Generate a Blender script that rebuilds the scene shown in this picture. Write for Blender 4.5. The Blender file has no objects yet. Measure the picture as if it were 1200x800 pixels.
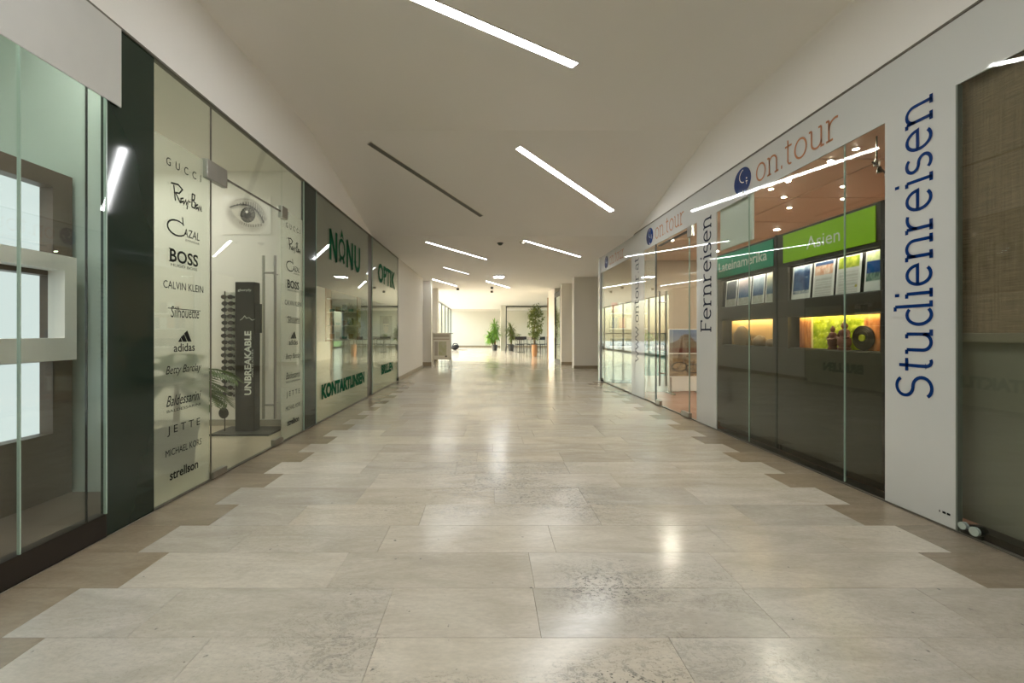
import bpy, bmesh, math, random
from mathutils import Vector, Matrix
random.seed(7)
C = bpy.context.scene
PI = math.pi

# ------------------------------------------------------------------ camera
cam_d = bpy.data.cameras.new('camera'); cam = bpy.data.objects.new('camera', cam_d)
C.collection.objects.link(cam); C.camera = cam
cam.location = (0, 0, 1.1); cam.rotation_euler = (PI/2, 0, 0)
cam_d.sensor_fit = 'HORIZONTAL'; cam_d.sensor_width = 36; cam_d.lens = 15.0
cam_d.shift_x = 28/1200; cam_d.shift_y = -10/1200
cam_d.clip_start = 0.05; cam_d.clip_end = 300

# ------------------------------------------------------------------ sky, sun, exposure
W = bpy.data.worlds.new('sky'); C.world = W; W.use_nodes = True
wn = W.node_tree; wn.nodes.clear()
sky = wn.nodes.new('ShaderNodeTexSky'); sky.sky_type = 'NISHITA'; sky.sun_disc = False
sky.sun_elevation = math.radians(32); sky.sun_rotation = math.radians(285); sky.air_density = 1.2; sky.dust_density = 3.0
bg = wn.nodes.new('ShaderNodeBackground'); bg.inputs['Strength'].default_value = 0.42
wo = wn.nodes.new('ShaderNodeOutputWorld')
wn.links.new(sky.outputs[0], bg.inputs[0]); wn.links.new(bg.outputs[0], wo.inputs[0])
sd = bpy.data.lights.new('sun', 'SUN'); sd.energy = 1.45; sd.angle = 0.009; sd.color = (.97, .98, 1)
so = bpy.data.objects.new('sun', sd); C.collection.objects.link(so)
so.rotation_euler = Vector((.80, -.34, -.50)).to_track_quat('-Z', 'Y').to_euler(); so.location = (-20, 30, 20)
C.view_settings.view_transform = 'Standard'; C.view_settings.look = 'None'
C.view_settings.gamma = 1; C.view_settings.use_curve_mapping = False
C.view_settings.exposure = 1.58
STRIP = 15.0          # radiance of the ceiling light strips
WARM = (.98, 1.0, 1.0)
cy = C.cycles
cy.max_bounces = 14; cy.diffuse_bounces = 6; cy.glossy_bounces = 5; cy.transmission_bounces = 6; cy.transparent_max_bounces = 24
cy.caustics_reflective = False; cy.caustics_refractive = False; cy.sample_clamp_indirect = 6

# ------------------------------------------------------------------ measures of the place (metres)
WL, WR = -2.068, 2.596          # shop fronts, left and right
TL, TR = 2.812, 2.851           # their tops
CEIL, VAULT, V0, V1 = 2.83, 3.46, 4.98, 7.62
def L(px): return -WL*500/(572-px)      # depth of a point seen on the left front
def R(px): return WR*500/(px-572)       # depth of a point seen on the right front

# ------------------------------------------------------------------ mesh building
class MB:
    def __init__(s): s.v = []; s.f = []; s.m = []
    def quad(s, pts, mi=0):
        n = len(s.v); s.v += [tuple(p) for p in pts]; s.f.append(tuple(range(n, n+len(pts)))); s.m.append(mi); return s
    def box(s, x0, x1, y0, y1, z0, z1, mi=0):
        n = len(s.v)
        s.v += [(x, y, z) for z in (z0, z1) for y in (y0, y1) for x in (x0, x1)]
        for f in ((0,2,3,1),(4,5,7,6),(0,1,5,4),(2,6,7,3),(0,4,6,2),(1,3,7,5)):
            s.f.append(tuple(n+i for i in f)); s.m.append(mi)
        return s
    def bbox(s, x0, x1, y0, y1, z0, z1, b=.004, seg=2):      # bevelled box
        bm = bmesh.new(); bmesh.ops.create_cube(bm, size=1)
        for v in bm.verts: v.co = Vector(((x0+x1)/2+v.co.x*(x1-x0), (y0+y1)/2+v.co.y*(y1-y0), (z0+z1)/2+v.co.z*(z1-z0)))
        bmesh.ops.bevel(bm, geom=bm.edges[:], offset=b, segments=seg, profile=.5, affect='EDGES')
        s.add_bm(bm); bm.free(); return s
    def add_bm(s, bm, mi=0):
        n = len(s.v); bm.verts.index_update()
        s.v += [tuple(v.co) for v in bm.verts]
        for f in bm.faces: s.f.append(tuple(n+v.index for v in f.verts)); s.m.append(mi)
    def obox(s, c, ax, ay, az, hx, hy, hz, mi=0):             # oriented box
        n = len(s.v); c = Vector(c)
        for k in (-1, 1):
            for j in (-1, 1):
                for i in (-1, 1): s.v.append(tuple(c+ax*hx*i+ay*hy*j+az*hz*k))
        for f in ((0,2,3,1),(4,5,7,6),(0,1,5,4),(2,6,7,3),(0,4,6,2),(1,3,7,5)):
            s.f.append(tuple(n+i for i in f)); s.m.append(mi)
        return s
    def tube(s, pts, r, n=8, mi=0, caps=True):
        pts = [Vector(p) for p in pts]; rs = r if isinstance(r, (list, tuple)) else [r]*len(pts)
        base = len(s.v); up = None
        for i, p in enumerate(pts):
            t = (pts[min(i+1, len(pts)-1)]-pts[max(i-1, 0)]).normalized()
            if up is None: up = Vector((0,0,1)) if abs(t.z) < .9 else Vector((1,0,0))
            a = t.cross(up).normalized(); b = a.cross(t).normalized(); up = b
            for k in range(n):
                q = 2*PI*k/n; s.v.append(tuple(p+(a*math.cos(q)+b*math.sin(q))*rs[i]))
        for i in range(len(pts)-1):
            for k in range(n):
                s.f.append((base+i*n+k, base+i*n+(k+1)%n, base+(i+1)*n+(k+1)%n, base+(i+1)*n+k)); s.m.append(mi)
        if caps:
            s.f.append(tuple(base+k for k in range(n))[::-1]); s.m.append(mi)
            e = base+(len(pts)-1)*n; s.f.append(tuple(e+k for k in range(n))); s.m.append(mi)
        return s
    def lathe(s, prof, c=(0,0,0), n=20, mi=0):                # profile of (radius, height)
        base = len(s.v)
        for r, z in prof:
            for k in range(n):
                q = 2*PI*k/n; s.v.append((c[0]+r*math.cos(q), c[1]+r*math.sin(q), c[2]+z))
        for i in range(len(prof)-1):
            for k in range(n):
                s.f.append((base+i*n+k, base+i*n+(k+1)%n, base+(i+1)*n+(k+1)%n, base+(i+1)*n+k)); s.m.append(mi)
        s.f.append(tuple(base+k for k in range(n))[::-1]); s.m.append(mi)
        e = base+(len(prof)-1)*n; s.f.append(tuple(e+k for k in range(n))); s.m.append(mi)
        return s
    def disc(s, c, u, v, ru, rv, n=28, mi=0):
        c = Vector(c); u = Vector(u); v = Vector(v)
        return s.quad([c+u*ru*math.cos(2*PI*k/n)+v*rv*math.sin(2*PI*k/n) for k in range(n)], mi)
    def cyl(s, p0, p1, r, n=16, mi=0): return s.tube([p0, p1], r, n, mi)

def world_loc(o):
    p = Vector((0,0,0))
    while o is not None: p = p+Vector(o.location); o = o.parent
    return p
def link(o): C.collection.objects.link(o); return o
def mesh(name, mb, mats, off=Vector((0,0,0)), smooth=False):
    me = bpy.data.meshes.new(name)
    me.from_pydata([(x-off.x, y-off.y, z-off.z) for x, y, z in mb.v], [], mb.f)
    for m in (mats if isinstance(mats, (list, tuple)) else [mats]): me.materials.append(m)
    if any(mb.m): me.polygons.foreach_set('material_index', mb.m)
    if smooth:
        me.polygons.foreach_set('use_smooth', [True]*len(me.polygons))
        me.set_sharp_from_angle(angle=math.radians(40))
    me.update(); return me
def part(name, mb, mats, parent=None, label=None, smooth=False, kind=None):
    off = world_loc(parent) if parent else Vector((0,0,0))
    o = link(bpy.data.objects.new(name, mesh(name, mb, mats, off, smooth)))
    if parent: o.parent = parent
    if label: o['label'] = label
    if kind: o['kind'] = kind
    return o
def thing(name, label, cat, loc=(0,0,0), group=None):
    o = link(bpy.data.objects.new(name, None)); o.location = loc; o.empty_display_size = .1
    o['label'] = label; o['category'] = cat
    if group: o['group'] = group
    return o
def tag(o, label, cat, group=None):
    o['label'] = label; o['category'] = cat
    if group: o['group'] = group
    return o
def setting(name, label, loc=(0,0,0)):
    o = link(bpy.data.objects.new(name, None)); o.location = loc; o['kind'] = 'structure'; o['label'] = label; return o
def struct(name, mb, mats, label, smooth=False):
    o = part(name, mb, mats, None, label, smooth); o['kind'] = 'structure'; return o
def copy_thing(o, loc, label=None):
    c = link(o.copy()); c.location = loc
    if label: c['label'] = label
    for ch in o.children:
        d = link(ch.copy()); d.parent = c
        for g in ch.children:
            e = link(g.copy()); e.parent = d
    return c

# ------------------------------------------------------------------ materials
def s2l(c): return tuple(((x/255)/12.92 if x/255 <= .04045 else ((x/255+.055)/1.055)**2.4) for x in c)
class NT:
    def __init__(s, name):
        s.m = bpy.data.materials.new(name); s.m.use_nodes = True; s.t = s.m.node_tree; s.t.nodes.clear()
        s.out = s.n('ShaderNodeOutputMaterial')
    def n(s, typ, **kw):
        x = s.t.nodes.new(typ)
        for k, v in kw.items(): setattr(x, k, v)
        return x
    def l(s, a, b): s.t.links.new(a, b)
    def val(s, sock, v):
        if hasattr(v, 'is_linked') or hasattr(v, 'links'): s.l(v, sock)
        else: sock.default_value = v
    def math(s, op, a, b=None, clamp=False):
        x = s.n('ShaderNodeMath', operation=op, use_clamp=clamp); s.val(x.inputs[0], a)
        if b is not None: s.val(x.inputs[1], b)
        return x.outputs[0]
    def mix(s, fac, a, b, blend='MIX'):
        x = s.n('ShaderNodeMix', data_type='RGBA', blend_type=blend)
        s.val(x.inputs[0], fac); s.val(x.inputs[6], a if not isinstance(a, tuple) else (*a[:3], 1)); s.val(x.inputs[7], b if not isinstance(b, tuple) else (*b[:3], 1))
        return x.outputs[2]
    def noise(s, vec, scale, detail=4, rough=.55, dist=0):
        x = s.n('ShaderNodeTexNoise'); s.l(vec, x.inputs['Vector'])
        x.inputs['Scale'].default_value = scale; x.inputs['Detail'].default_value = detail; x.inputs['Roughness'].default_value = rough; x.inputs['Distortion'].default_value = dist
        return x.outputs['Fac']
    def ramp(s, fac, stops):
        x = s.n('ShaderNodeValToRGB'); s.l(fac, x.inputs[0]); e = x.color_ramp.elements
        while len(e) < len(stops): e.new(.5)
        for i, (p, c) in enumerate(stops): e[i].position = p; e[i].color = (*c[:3], 1) if isinstance(c, tuple) else (c, c, c, 1)
        return x.outputs[0]
    def mapping(s, vec, scale=(1,1,1), loc=(0,0,0)):
        x = s.n('ShaderNodeMapping'); s.l(vec, x.inputs[0]); x.inputs['Scale'].default_value = scale; x.inputs['Location'].default_value = loc; return x.outputs[0]
    def pbsdf(s, color, rough=.5, metal=0, spec=.5, bump=None, bstr=.1, bdist=.002, coat=0, coat_rough=.03):
        p = s.n('ShaderNodeBsdfPrincipled')
        s.val(p.inputs['Base Color'], (*color[:3], 1) if isinstance(color, tuple) else color)
        s.val(p.inputs['Roughness'], rough); s.val(p.inputs['Metallic'], metal); p.inputs['Specular IOR Level'].default_value = spec
        if coat: p.inputs['Coat Weight'].default_value = coat; p.inputs['Coat Roughness'].default_value = coat_rough
        if bump is not None:
            b = s.n('ShaderNodeBump'); b.inputs['Strength'].default_value = bstr; b.inputs['Distance'].default_value = bdist
            s.l(bump, b.inputs['Height']); s.l(b.outputs[0], p.inputs['Normal'])
        return p
    def done(s, sh): s.l(sh.outputs[0] if hasattr(sh, 'outputs') else sh, s.out.inputs[0]); return s.m
def pos(t): return t.n('ShaderNodeNewGeometry').outputs['Position']
def plain(name, rgb, rough=.5, metal=0, spec=.5, var=.05, scale=6, stretch=(1,1,1), bstr=0, coat=0):
    t = NT(name); c = s2l(rgb); p = t.mapping(pos(t), stretch)
    n = t.noise(p, scale, 3)
    col = t.mix(n, tuple(x*(1-var) for x in c), tuple(min(1, x*(1+var)) for x in c))
    return t.done(t.pbsdf(col, rough, metal, spec, n if bstr else None, bstr, .003, coat))
def emit(name, col, strength):
    t = NT(name); e = t.n('ShaderNodeEmission'); e.inputs[0].default_value = (*col, 1); e.inputs[1].default_value = strength
    return t.done(e)
def glass(name, tint=(.95, .97, .945), boost=1.0):
    t = NT(name); tr = t.n('ShaderNodeBsdfTransparent'); tr.inputs[0].default_value = (*tint, 1)
    g = t.n('ShaderNodeBsdfGlossy'); g.inputs['Roughness'].default_value = 0.0; g.inputs[0].default_value = (.95, 1, .96, 1)
    ge = t.n('ShaderNodeNewGeometry'); dt = t.n('ShaderNodeVectorMath', operation='DOT_PRODUCT')
    t.l(ge.outputs['Normal'], dt.inputs[0]); t.l(ge.outputs['Incoming'], dt.inputs[1])
    om = t.math('SUBTRACT', 1.0, t.math('ABSOLUTE', dt.outputs['Value']), True)      # Schlick, the same from both faces of the pane
    fac = t.math('MULTIPLY', t.math('ADD', .042, t.math('MULTIPLY', t.math('POWER', om, 5.0), .958)), boost, True)
    m = t.n('ShaderNodeMixShader'); t.l(fac, m.inputs[0]); t.l(tr.outputs[0], m.inputs[1]); t.l(g.outputs[0], m.inputs[2])
    return t.done(m)
def film(name, rgb, clear=.2, gloss=True):
    """frosted foil: diffuse and translucent with a share of see-through, under a glossy face"""
    t = NT(name); c = (*s2l(rgb), 1); n = t.noise(t.mapping(pos(t), (1, 1, .6)), 2.0, 2)
    col = t.mix(n, tuple(x*.93 for x in c[:3]), tuple(min(1, x*1.05) for x in c[:3]))
    d = t.n('ShaderNodeBsdfDiffuse'); t.l(col, d.inputs[0]); u = t.n('ShaderNodeBsdfTranslucent'); t.l(col, u.inputs[0])
    a = t.n('ShaderNodeMixShader'); a.inputs[0].default_value = .5; t.l(d.outputs[0], a.inputs[1]); t.l(u.outputs[0], a.inputs[2])
    tr = t.n('ShaderNodeBsdfTransparent'); tr.inputs[0].default_value = (.95, 1, .95, 1)
    b = t.n('ShaderNodeMixShader'); b.inputs[0].default_value = clear; t.l(a.outputs[0], b.inputs[1]); t.l(tr.outputs[0], b.inputs[2])
    return t.done(b)
def stone(name, base, dark, per_tile=True):
    t = NT(name); P = pos(t); oi = t.n('ShaderNodeObjectInfo')
    rnd = oi.outputs['Random']
    if per_tile:
        cb = t.n('ShaderNodeCombineXYZ'); t.l(t.math('MULTIPLY', rnd, 37.0), cb.inputs[0]); t.l(t.math('MULTIPLY', rnd, 91.0), cb.inputs[1])
        ad = t.n('ShaderNodeVectorMath', operation='ADD'); t.l(P, ad.inputs[0]); t.l(cb.outputs[0], ad.inputs[1]); P2 = ad.outputs[0]
    else: P2 = P
    b = s2l(base); d = s2l(dark)
    cloud = t.noise(t.mapping(P2, (1.0, 3.2, 1)), 2.4, 6, .62, .8)
    fine = t.noise(t.mapping(P2, (1, 2.4, 1)), 30, 6, .7)
    col = t.mix(t.ramp(cloud, [(.30, 0.0), (.70, 1.0)]), tuple(x*k for x, k in zip(b, (.84, .82, .78))), tuple(x*1.10 for x in b))
    col = t.mix(t.math('MULTIPLY', t.ramp(fine, [(.38, 1.0), (.60, 0.0)]), .30), col, tuple(x*.66 for x in b))
    # open pores and broken veins, in drifts
    warp = t.noise(t.mapping(P, (1.0, 1.7, 1)), 5.5, 9, .74, 1.2)
    vl = t.math('ABSOLUTE', t.math('SUBTRACT', warp, .5))
    line = t.ramp(vl, [(.0, 1.0), (.034, 0.0)])
    brk = t.ramp(t.noise(P, 38, 4, .7), [(.42, 0.0), (.54, 1.0)])
    sx = t.n('ShaderNodeSeparateXYZ'); t.l(P, sx.inputs[0])           # the walked middle of the passage is worn open
    worn = t.ramp(t.math('ABSOLUTE', t.math('SUBTRACT', sx.outputs[0], .15)), [(.45, 1.0), (1.15, .12)])
    drift = t.ramp(t.noise(t.mapping(P, (.55, .9, 1), (4.1, 0.7, 0)), 1.35, 3, .5), [(.44, 0.0), (.56, 1.0)]); drift = t.math('MULTIPLY', drift, worn)
    pores = t.ramp(t.noise(t.mapping(P, (1, 1.6, 1)), 62, 3, .62), [(.575, 0.0), (.645, 1.0)])
    pit = t.math('MULTIPLY', t.math('MAXIMUM', t.math('MULTIPLY', line, brk), pores), drift)
    loose = t.math('MULTIPLY', t.ramp(t.noise(P2, 24, 2), [(.72, 0.0), (.76, 1.0)]), .8)
    pit = t.math('MAXIMUM', pit, loose)
    col = t.mix(t.math('MULTIPLY', pit, .92), col, d)
    if per_tile:
        k = t.math('ADD', .86, t.math('MULTIPLY', rnd, .22))
        vm = t.n('ShaderNodeVectorMath', operation='SCALE'); t.l(col, vm.inputs[0]); t.l(k, vm.inputs['Scale']); col = vm.outputs[0]
        hue = t.math('FRACT', t.math('MULTIPLY', rnd, 17.3))
        col = t.mix(t.math('MULTIPLY', hue, .35), col, t.mix(1.0, col, (1.0, .93, .80), 'MULTIPLY'))
    rg = t.math('ADD', .115 if per_tile else .085, t.math('ADD', t.math('MULTIPLY', pit, .3), t.math('MULTIPLY', cloud, .15 if per_tile else .08)))
    wav = t.noise(t.mapping(P, (1, 2.0, 1)), 3.0, 3)
    return t.done(t.pbsdf(col, rg, 0, .5, wav, .2, .004))
def attr_print(name, rough=.25, emis=0):
    t = NT(name); a = t.n('ShaderNodeAttribute', attribute_name='Col')
    p = t.pbsdf(a.outputs['Color'], rough, 0, .4)
    return t.done(p)
def leaf_mat(name, c1, c2):
    t = NT(name); n = t.noise(pos(t), 9, 3); col = t.mix(n, s2l(c1), s2l(c2))
    p = t.pbsdf(col, .45, 0, .4); tr = t.n('ShaderNodeBsdfTranslucent'); t.l(col, tr.inputs[0])
    m = t.n('ShaderNodeMixShader'); m.inputs[0].default_value = .3; t.l(p.outputs[0], m.inputs[1]); t.l(tr.outputs[0], m.inputs[2])
    return t.done(m)

M = {}
M['tile'] = stone('limestone', (206, 199, 187), (44, 40, 32))
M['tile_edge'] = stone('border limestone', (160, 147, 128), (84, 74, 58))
M['tile_far'] = stone('limestone far', (204, 196, 182), (84, 76, 62), False)
M['grout'] = plain('grout', (176, 166, 146), .5)
M['ceiling'] = plain('ceiling paint', (240, 237, 232), .75, 0, .2, .015, 1.2)
M['wall'] = plain('wall paint', (226, 222, 213), .7, 0, .3, .015, 1.5)
M['white_int'] = plain('shop wall paint', (230, 227, 219), .7, 0, .3, .015, 1.5)
M['pale_green'] = plain('pale shop wall', (180, 196, 188), .6, 0, .3, .02, 1.5)
M['base'] = plain('stone skirting', (150, 136, 112), .35, 0, .5, .12, 8)
M['glass'] = glass('clear glass')
M['glass_edge'] = plain('glass edge', (168, 190, 176), .2, 0, .5, .03)
M['seal'] = plain('dark seal', (34, 36, 32), .5)
M['film'] = film('frosted foil', (222, 219, 208), .55)
M['film_grey'] = film('grey foil', (146, 142, 134), .06)
M['film_low'] = film('pale lower foil', (214, 212, 186), .14)
M['pillar'] = plain('dark glazed cladding', (34, 48, 40), .06, 0, .5, .08, 2)
M['kick'] = plain('dark bronze sill', (38, 31, 26), .35, 0, .4, .1, 5)
M['white_panel'] = plain('white back-painted glass', (206, 207, 203), .04, 0, .5, .01, 2)
M['black_ink'] = plain('black lettering', (20, 20, 20), .8, 0, .1)
M['green_ink'] = plain('green lettering', (14, 84, 54), .8, 0, .1)
M['blue_ink'] = plain('blue lettering', (16, 52, 112), .05)
M['navy_ink'] = plain('navy lettering', (24, 34, 54), .6, 0, .1)
M['orange_ink'] = plain('copper orange lettering', (196, 138, 104), .05)
M['white_ink'] = plain('white lettering', (224, 228, 220), .3)
M['steel'] = plain('brushed steel', (170, 168, 160), .28, 1, .5, .06, 40, (1, 1, .1))
M['dark_steel'] = plain('dark steel', (74, 74, 70), .35, 1, .5, .06, 20)
M['trim'] = plain('dark shadow trim', (104, 98, 86), .5)
M['strip_on'] = emit('lamp diffuser', WARM, STRIP)
M['strip_dim'] = emit('dim lamp diffuser', WARM, STRIP*.12)
M['strip_off'] = plain('unlit diffuser', (108, 106, 98), .5)
M['lamp_frame'] = plain('lamp frame', (205, 200, 188), .5)
M['wood_dark'] = plain('dark wood panel', (96, 84, 72), .45, 0, .4, .22, 9, (.4, .4, 6))
M['lightbox'] = emit('light box', (.88, 1.0, 1.0), .29)
M['ring'] = plain('warm grey lacquer', (240, 237, 230), .4)
M['cabinet'] = plain('grey brown laminate', (56, 50, 41), .35, 0, .4, .08, 6, (.5, .5, 4))
M['cabinet_dark'] = plain('dark laminate', (44, 40, 33), .4, 0, .4, .1, 6)
M['sign_green'] = plain('lime sign', (150, 204, 4), .3, 0, .4, .02)
M['sign_teal'] = plain('teal sign', (0, 150, 118), .3, 0, .4, .02)
M['led'] = emit('warm led strip', (1, .82, .48), 16)
M['led_white'] = emit('white led strip', (1, .95, .86), 16)
M['print'] = attr_print('print')
M['paper'] = plain('paper edge', (230, 230, 224), .5)
M['salmon'] = plain('salmon ceiling panel', (230, 202, 180), .6, 0, .3, .05, 4)
M['carpet'] = plain('terracotta carpet', (152, 114, 94), .9, 0, .2, .1, 30)
M['opt_floor'] = plain('pale shop floor', (190, 178, 154), .3, 0, .5, .06, 4)
M['down'] = emit('downlight', (1, .93, .80), 430)
M['down_white'] = emit('shop downlight', (1, .97, .91), 55)
M['black'] = plain('black lacquer', (24, 23, 22), .35)
M['acrylic'] = glass('acrylic', (.9, .92, .9))
def weave():
    t = NT('woven blind'); P = pos(t); c = s2l((134, 116, 95))
    a = t.noise(t.mapping(P, (1, 3, 60)), 3, 4, .6); b = t.noise(t.mapping(P, (1, 40, 1)), 3, 3, .6)
    f = t.math('ADD', t.math('MULTIPLY', a, .6), t.math('MULTIPLY', b, .4))
    col = t.mix(t.ramp(f, [(.38, 0.0), (.62, 1.0)]), tuple(x*.66 for x in c), tuple(x*1.22 for x in c))
    return t.done(t.pbsdf(col, .8, 0, .2, f, .2, .002))
M['blind'] = weave()
M['statue'] = plain('brown carved wood', (92, 50, 40), .5, 0, .4, .25, 20)
M['rock'] = plain('brown rock', (120, 100, 74), .7, 0, .3, .3, 14, bstr=.4)
M['gold'] = plain('lime disc centre', (170, 178, 50), .4)
M['terracotta'] = plain('terracotta', (176, 130, 94), .6, 0, .3, .1, 8)
M['pot'] = plain('black pot', (52, 52, 50), .4)
M['soil'] = plain('soil', (60, 44, 30), .9, 0, .2, .3, 40)
M['leaf'] = leaf_mat('bright leaf', (92, 140, 54), (150, 184, 92))
M['leaf_dark'] = leaf_mat('dark leaf', (84, 100, 50), (138, 146, 84))
M['leaf_palm'] = leaf_mat('palm leaf', (60, 84, 40), (104, 124, 70))
M['hedge'] = leaf_mat('hedge leaf', (96, 148, 62), (150, 190, 100))
M['bark'] = plain('bark', (112, 92, 66), .8, 0, .2, .2, 12)
M['metal_dark'] = plain('dark chair metal', (54, 50, 48), .4, .3, .5, .05)
M['table'] = plain('table top', (88, 80, 74), .35)
M['wood_brown'] = plain('brown wood', (150, 116, 84), .5, 0, .4, .12, 5, (4, 4, .4))
M['teal'] = plain('teal counter', (48, 128, 124), .35)
M['grey_front'] = plain('grey cabinet front', (140, 140, 130), .45)
M['screen'] = plain('dark screen', (34, 38, 46), .15)
M['paving'] = plain('outdoor paving', (206, 200, 188), .8, 0, .2, .06, 2)
M['bag'] = plain('black cloth', (30, 30, 32), .8)
M['chrome'] = plain('chrome', (210, 214, 210), .1, 1, .5, .02)
M['clamp_face'] = plain('frosted clamp face', (190, 204, 196), .25, .3, .5, .04)

# ------------------------------------------------------------------ lettering
def flat(U, V, O):                          # maps (u, v) of a flat drawing to the wall
    U = Vector(U); V = Vector(V); O = Vector(O); N = U.cross(V)
    return lambda u, v, d=0.0: tuple(O+U*u+V*v+N*d)
def left_wall(y, z, off=.007): return flat((0,1,0), (0,0,1), (WL+off, y, z))
def right_wall(y, z, off=.004, x=WR-.006): return flat((0,-1,0), (0,0,1), (x-off, y, z))
def up_right(y, z, off=.004): return flat((0,0,1), (0,1,0), (WR-.006-off, y, z))   # reads upwards, letters lean left
def ribbon(mb, pts, w, mp):
    pts = [Vector((*p, 0)) for p in pts]; n = len(pts); Ls = []; Rs = []
    closed = (pts[0]-pts[-1]).length < 1e-6
    for i, p in enumerate(pts):
        a = pts[i-1] if i > 0 else (pts[-2] if closed else None)
        b = pts[i+1] if i < n-1 else (pts[1] if closed else None)
        d1 = (p-a).normalized() if a is not None else (b-p).normalized()
        d2 = (b-p).normalized() if b is not None else d1
        n1 = Vector((-d1.y, d1.x, 0)); n2 = Vector((-d2.y, d2.x, 0)); m = (n1+n2)
        m = m.normalized() if m.length > 1e-6 else n1
        k = min(1/max(m.dot(n1), .35), 2.0)
        ww = w(i/(n-1)) if callable(w) else w
        Ls.append(p+m*ww/2*k); Rs.append(p-m*ww/2*k)
    for i in range(n-1):
        q = [Rs[i], Rs[i+1], Ls[i+1], Ls[i]]
        mb.quad([mp(v.x, v.y) for v in q])
def arc(cx, cy, rx, ry, a0, a1, n=14): return [(cx+rx*math.cos(math.radians(a0+(a1-a0)*i/n)), cy+ry*math.sin(math.radians(a0+(a1-a0)*i/n))) for i in range(n+1)]
def serif(x, y, a=.15, b=.15): return [(x-a, y), (x+b, y)]
SLAB = {
 'n': (.98, [[(.2,0),(.2,.97)], [(.04,.97),(.2,.97)], [(.2,.62)]+arc(.48,.66,.28,.31,170,0)+[(.76,0)], serif(.2,.03), serif(.76,.03)]),
 'u': (.98, [[(.2,.97),(.2,.34)]+arc(.48,.34,.28,.31,180,360)[1:], [(.76,.97),(.76,.03),(.92,.03)], [(.04,.97),(.2,.97)], [(.6,.97),(.76,.97)]]),
 'r': (.74, [[(.2,0),(.2,.97)], [(.04,.97),(.2,.97)], [(.2,.55)]+arc(.56,.55,.36,.40,170,70), serif(.2,.03,.15,.22)]),
 'e': (.92, [[(.12,.54),(.80,.54)]+arc(.46,.5,.34,.46,6,312,22)]),
 'i': (.42, [[(.22,0),(.22,.97)], [(.06,.97),(.22,.97)], serif(.22,.03), [(.20,1.28),(.20,1.46)]]),
 's': (.78, [arc(.39,.735,.25,.235,35,265,14)+arc(.39,.27,.26,.235,85,-145,14)]),
 'S': (.98, [arc(.48,1.05,.33,.33,30,268,16)+arc(.48,.365,.36,.36,86,-145,16)]),
 't': (.62, [[(.26,1.28),(.26,.24)]+arc(.42,.24,.16,.22,180,300), [(.06,.97),(.52,.97)]]),
 'd': (1.0, [[(.78,1.45),(.78,.03),(.94,.03)], [(.62,1.45),(.78,1.45)], arc(.46,.49,.33,.47,52,308,20)]),
 'F': (.92, [[(.24,0),(.24,1.38),(.86,1.38),(.86,1.18)], [(.24,.74),(.70,.74)], [(.08,1.38),(.24,1.38)], serif(.24,.03,.16,.2)]),
 'o': (.96, [arc(.48,.49,.36,.48,0,360,26)]),
 '.': (.34, [[(.16,-.02),(.16,.16)]]),
 'w': (1.3, [[(.1,.97),(.38,.03),(.65,.85),(.92,.03),(1.2,.97)], serif(.1,.97,.1,.12), serif(1.2,.97,.12,.1)]),
 'a': (.9, [arc(.42,.68,.26,.29,150,0,8)+[(.68,.03),(.84,.03)], arc(.42,.29,.27,.26,75,300,14)]),
}
def slab(mb, text, mp0, length, xh, w):
    """slab-serif line fitted to a length (metres); xh = x-height, w = stroke"""
    adv = sum(SLAB[c][0] for c in text); sx = length/adv; u = 0
    for c in text:
        a, strokes = SLAB[c]
        for st in strokes:
            ribbon(mb, [((u+x)*sx, y*xh) for x, y in st], w, mp0)
        u += a
    return mb
_txt = {}
def text_pts(body, bold=0.0, shear=0.0):
    key = (body, bold, shear)
    if key not in _txt:
        cu = bpy.data.curves.new('t', 'FONT'); cu.body = body; cu.shear = shear; cu.offset = bold; cu.resolution_u = 3; cu.fill_mode = 'FRONT'
        ob = bpy.data.objects.new('t', cu); C.collection.objects.link(ob)
        dg = bpy.context.evaluated_depsgraph_get(); me = bpy.data.meshes.new_from_object(ob.evaluated_get(dg))
        vs = [(v.co.x, v.co.y) for v in me.vertices]; fs = [tuple(p.vertices) for p in me.polygons]
        bpy.data.objects.remove(ob); bpy.data.curves.remove(cu); bpy.data.meshes.remove(me)
        x0 = min(v[0] for v in vs); x1 = max(v[0] for v in vs); y0 = min(v[1] for v in vs); y1 = max(v[1] for v in vs)
        _txt[key] = ([((x-x0)/(x1-x0), (y-y0)/(y1-y0)) for x, y in vs], fs)
    return _txt[key]
def text(mb, body, mp, u0, v0, w, h, bold=0.0, shear=0.0):
    vs, fs = text_pts(body, bold, shear); n = len(mb.v)
    mb.v += [mp(u0+x*w, v0+y*h) for x, y in vs]
    for f in fs: mb.f.append(tuple(n+i for i in f)); mb.m.append(0)
    return mb

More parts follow.
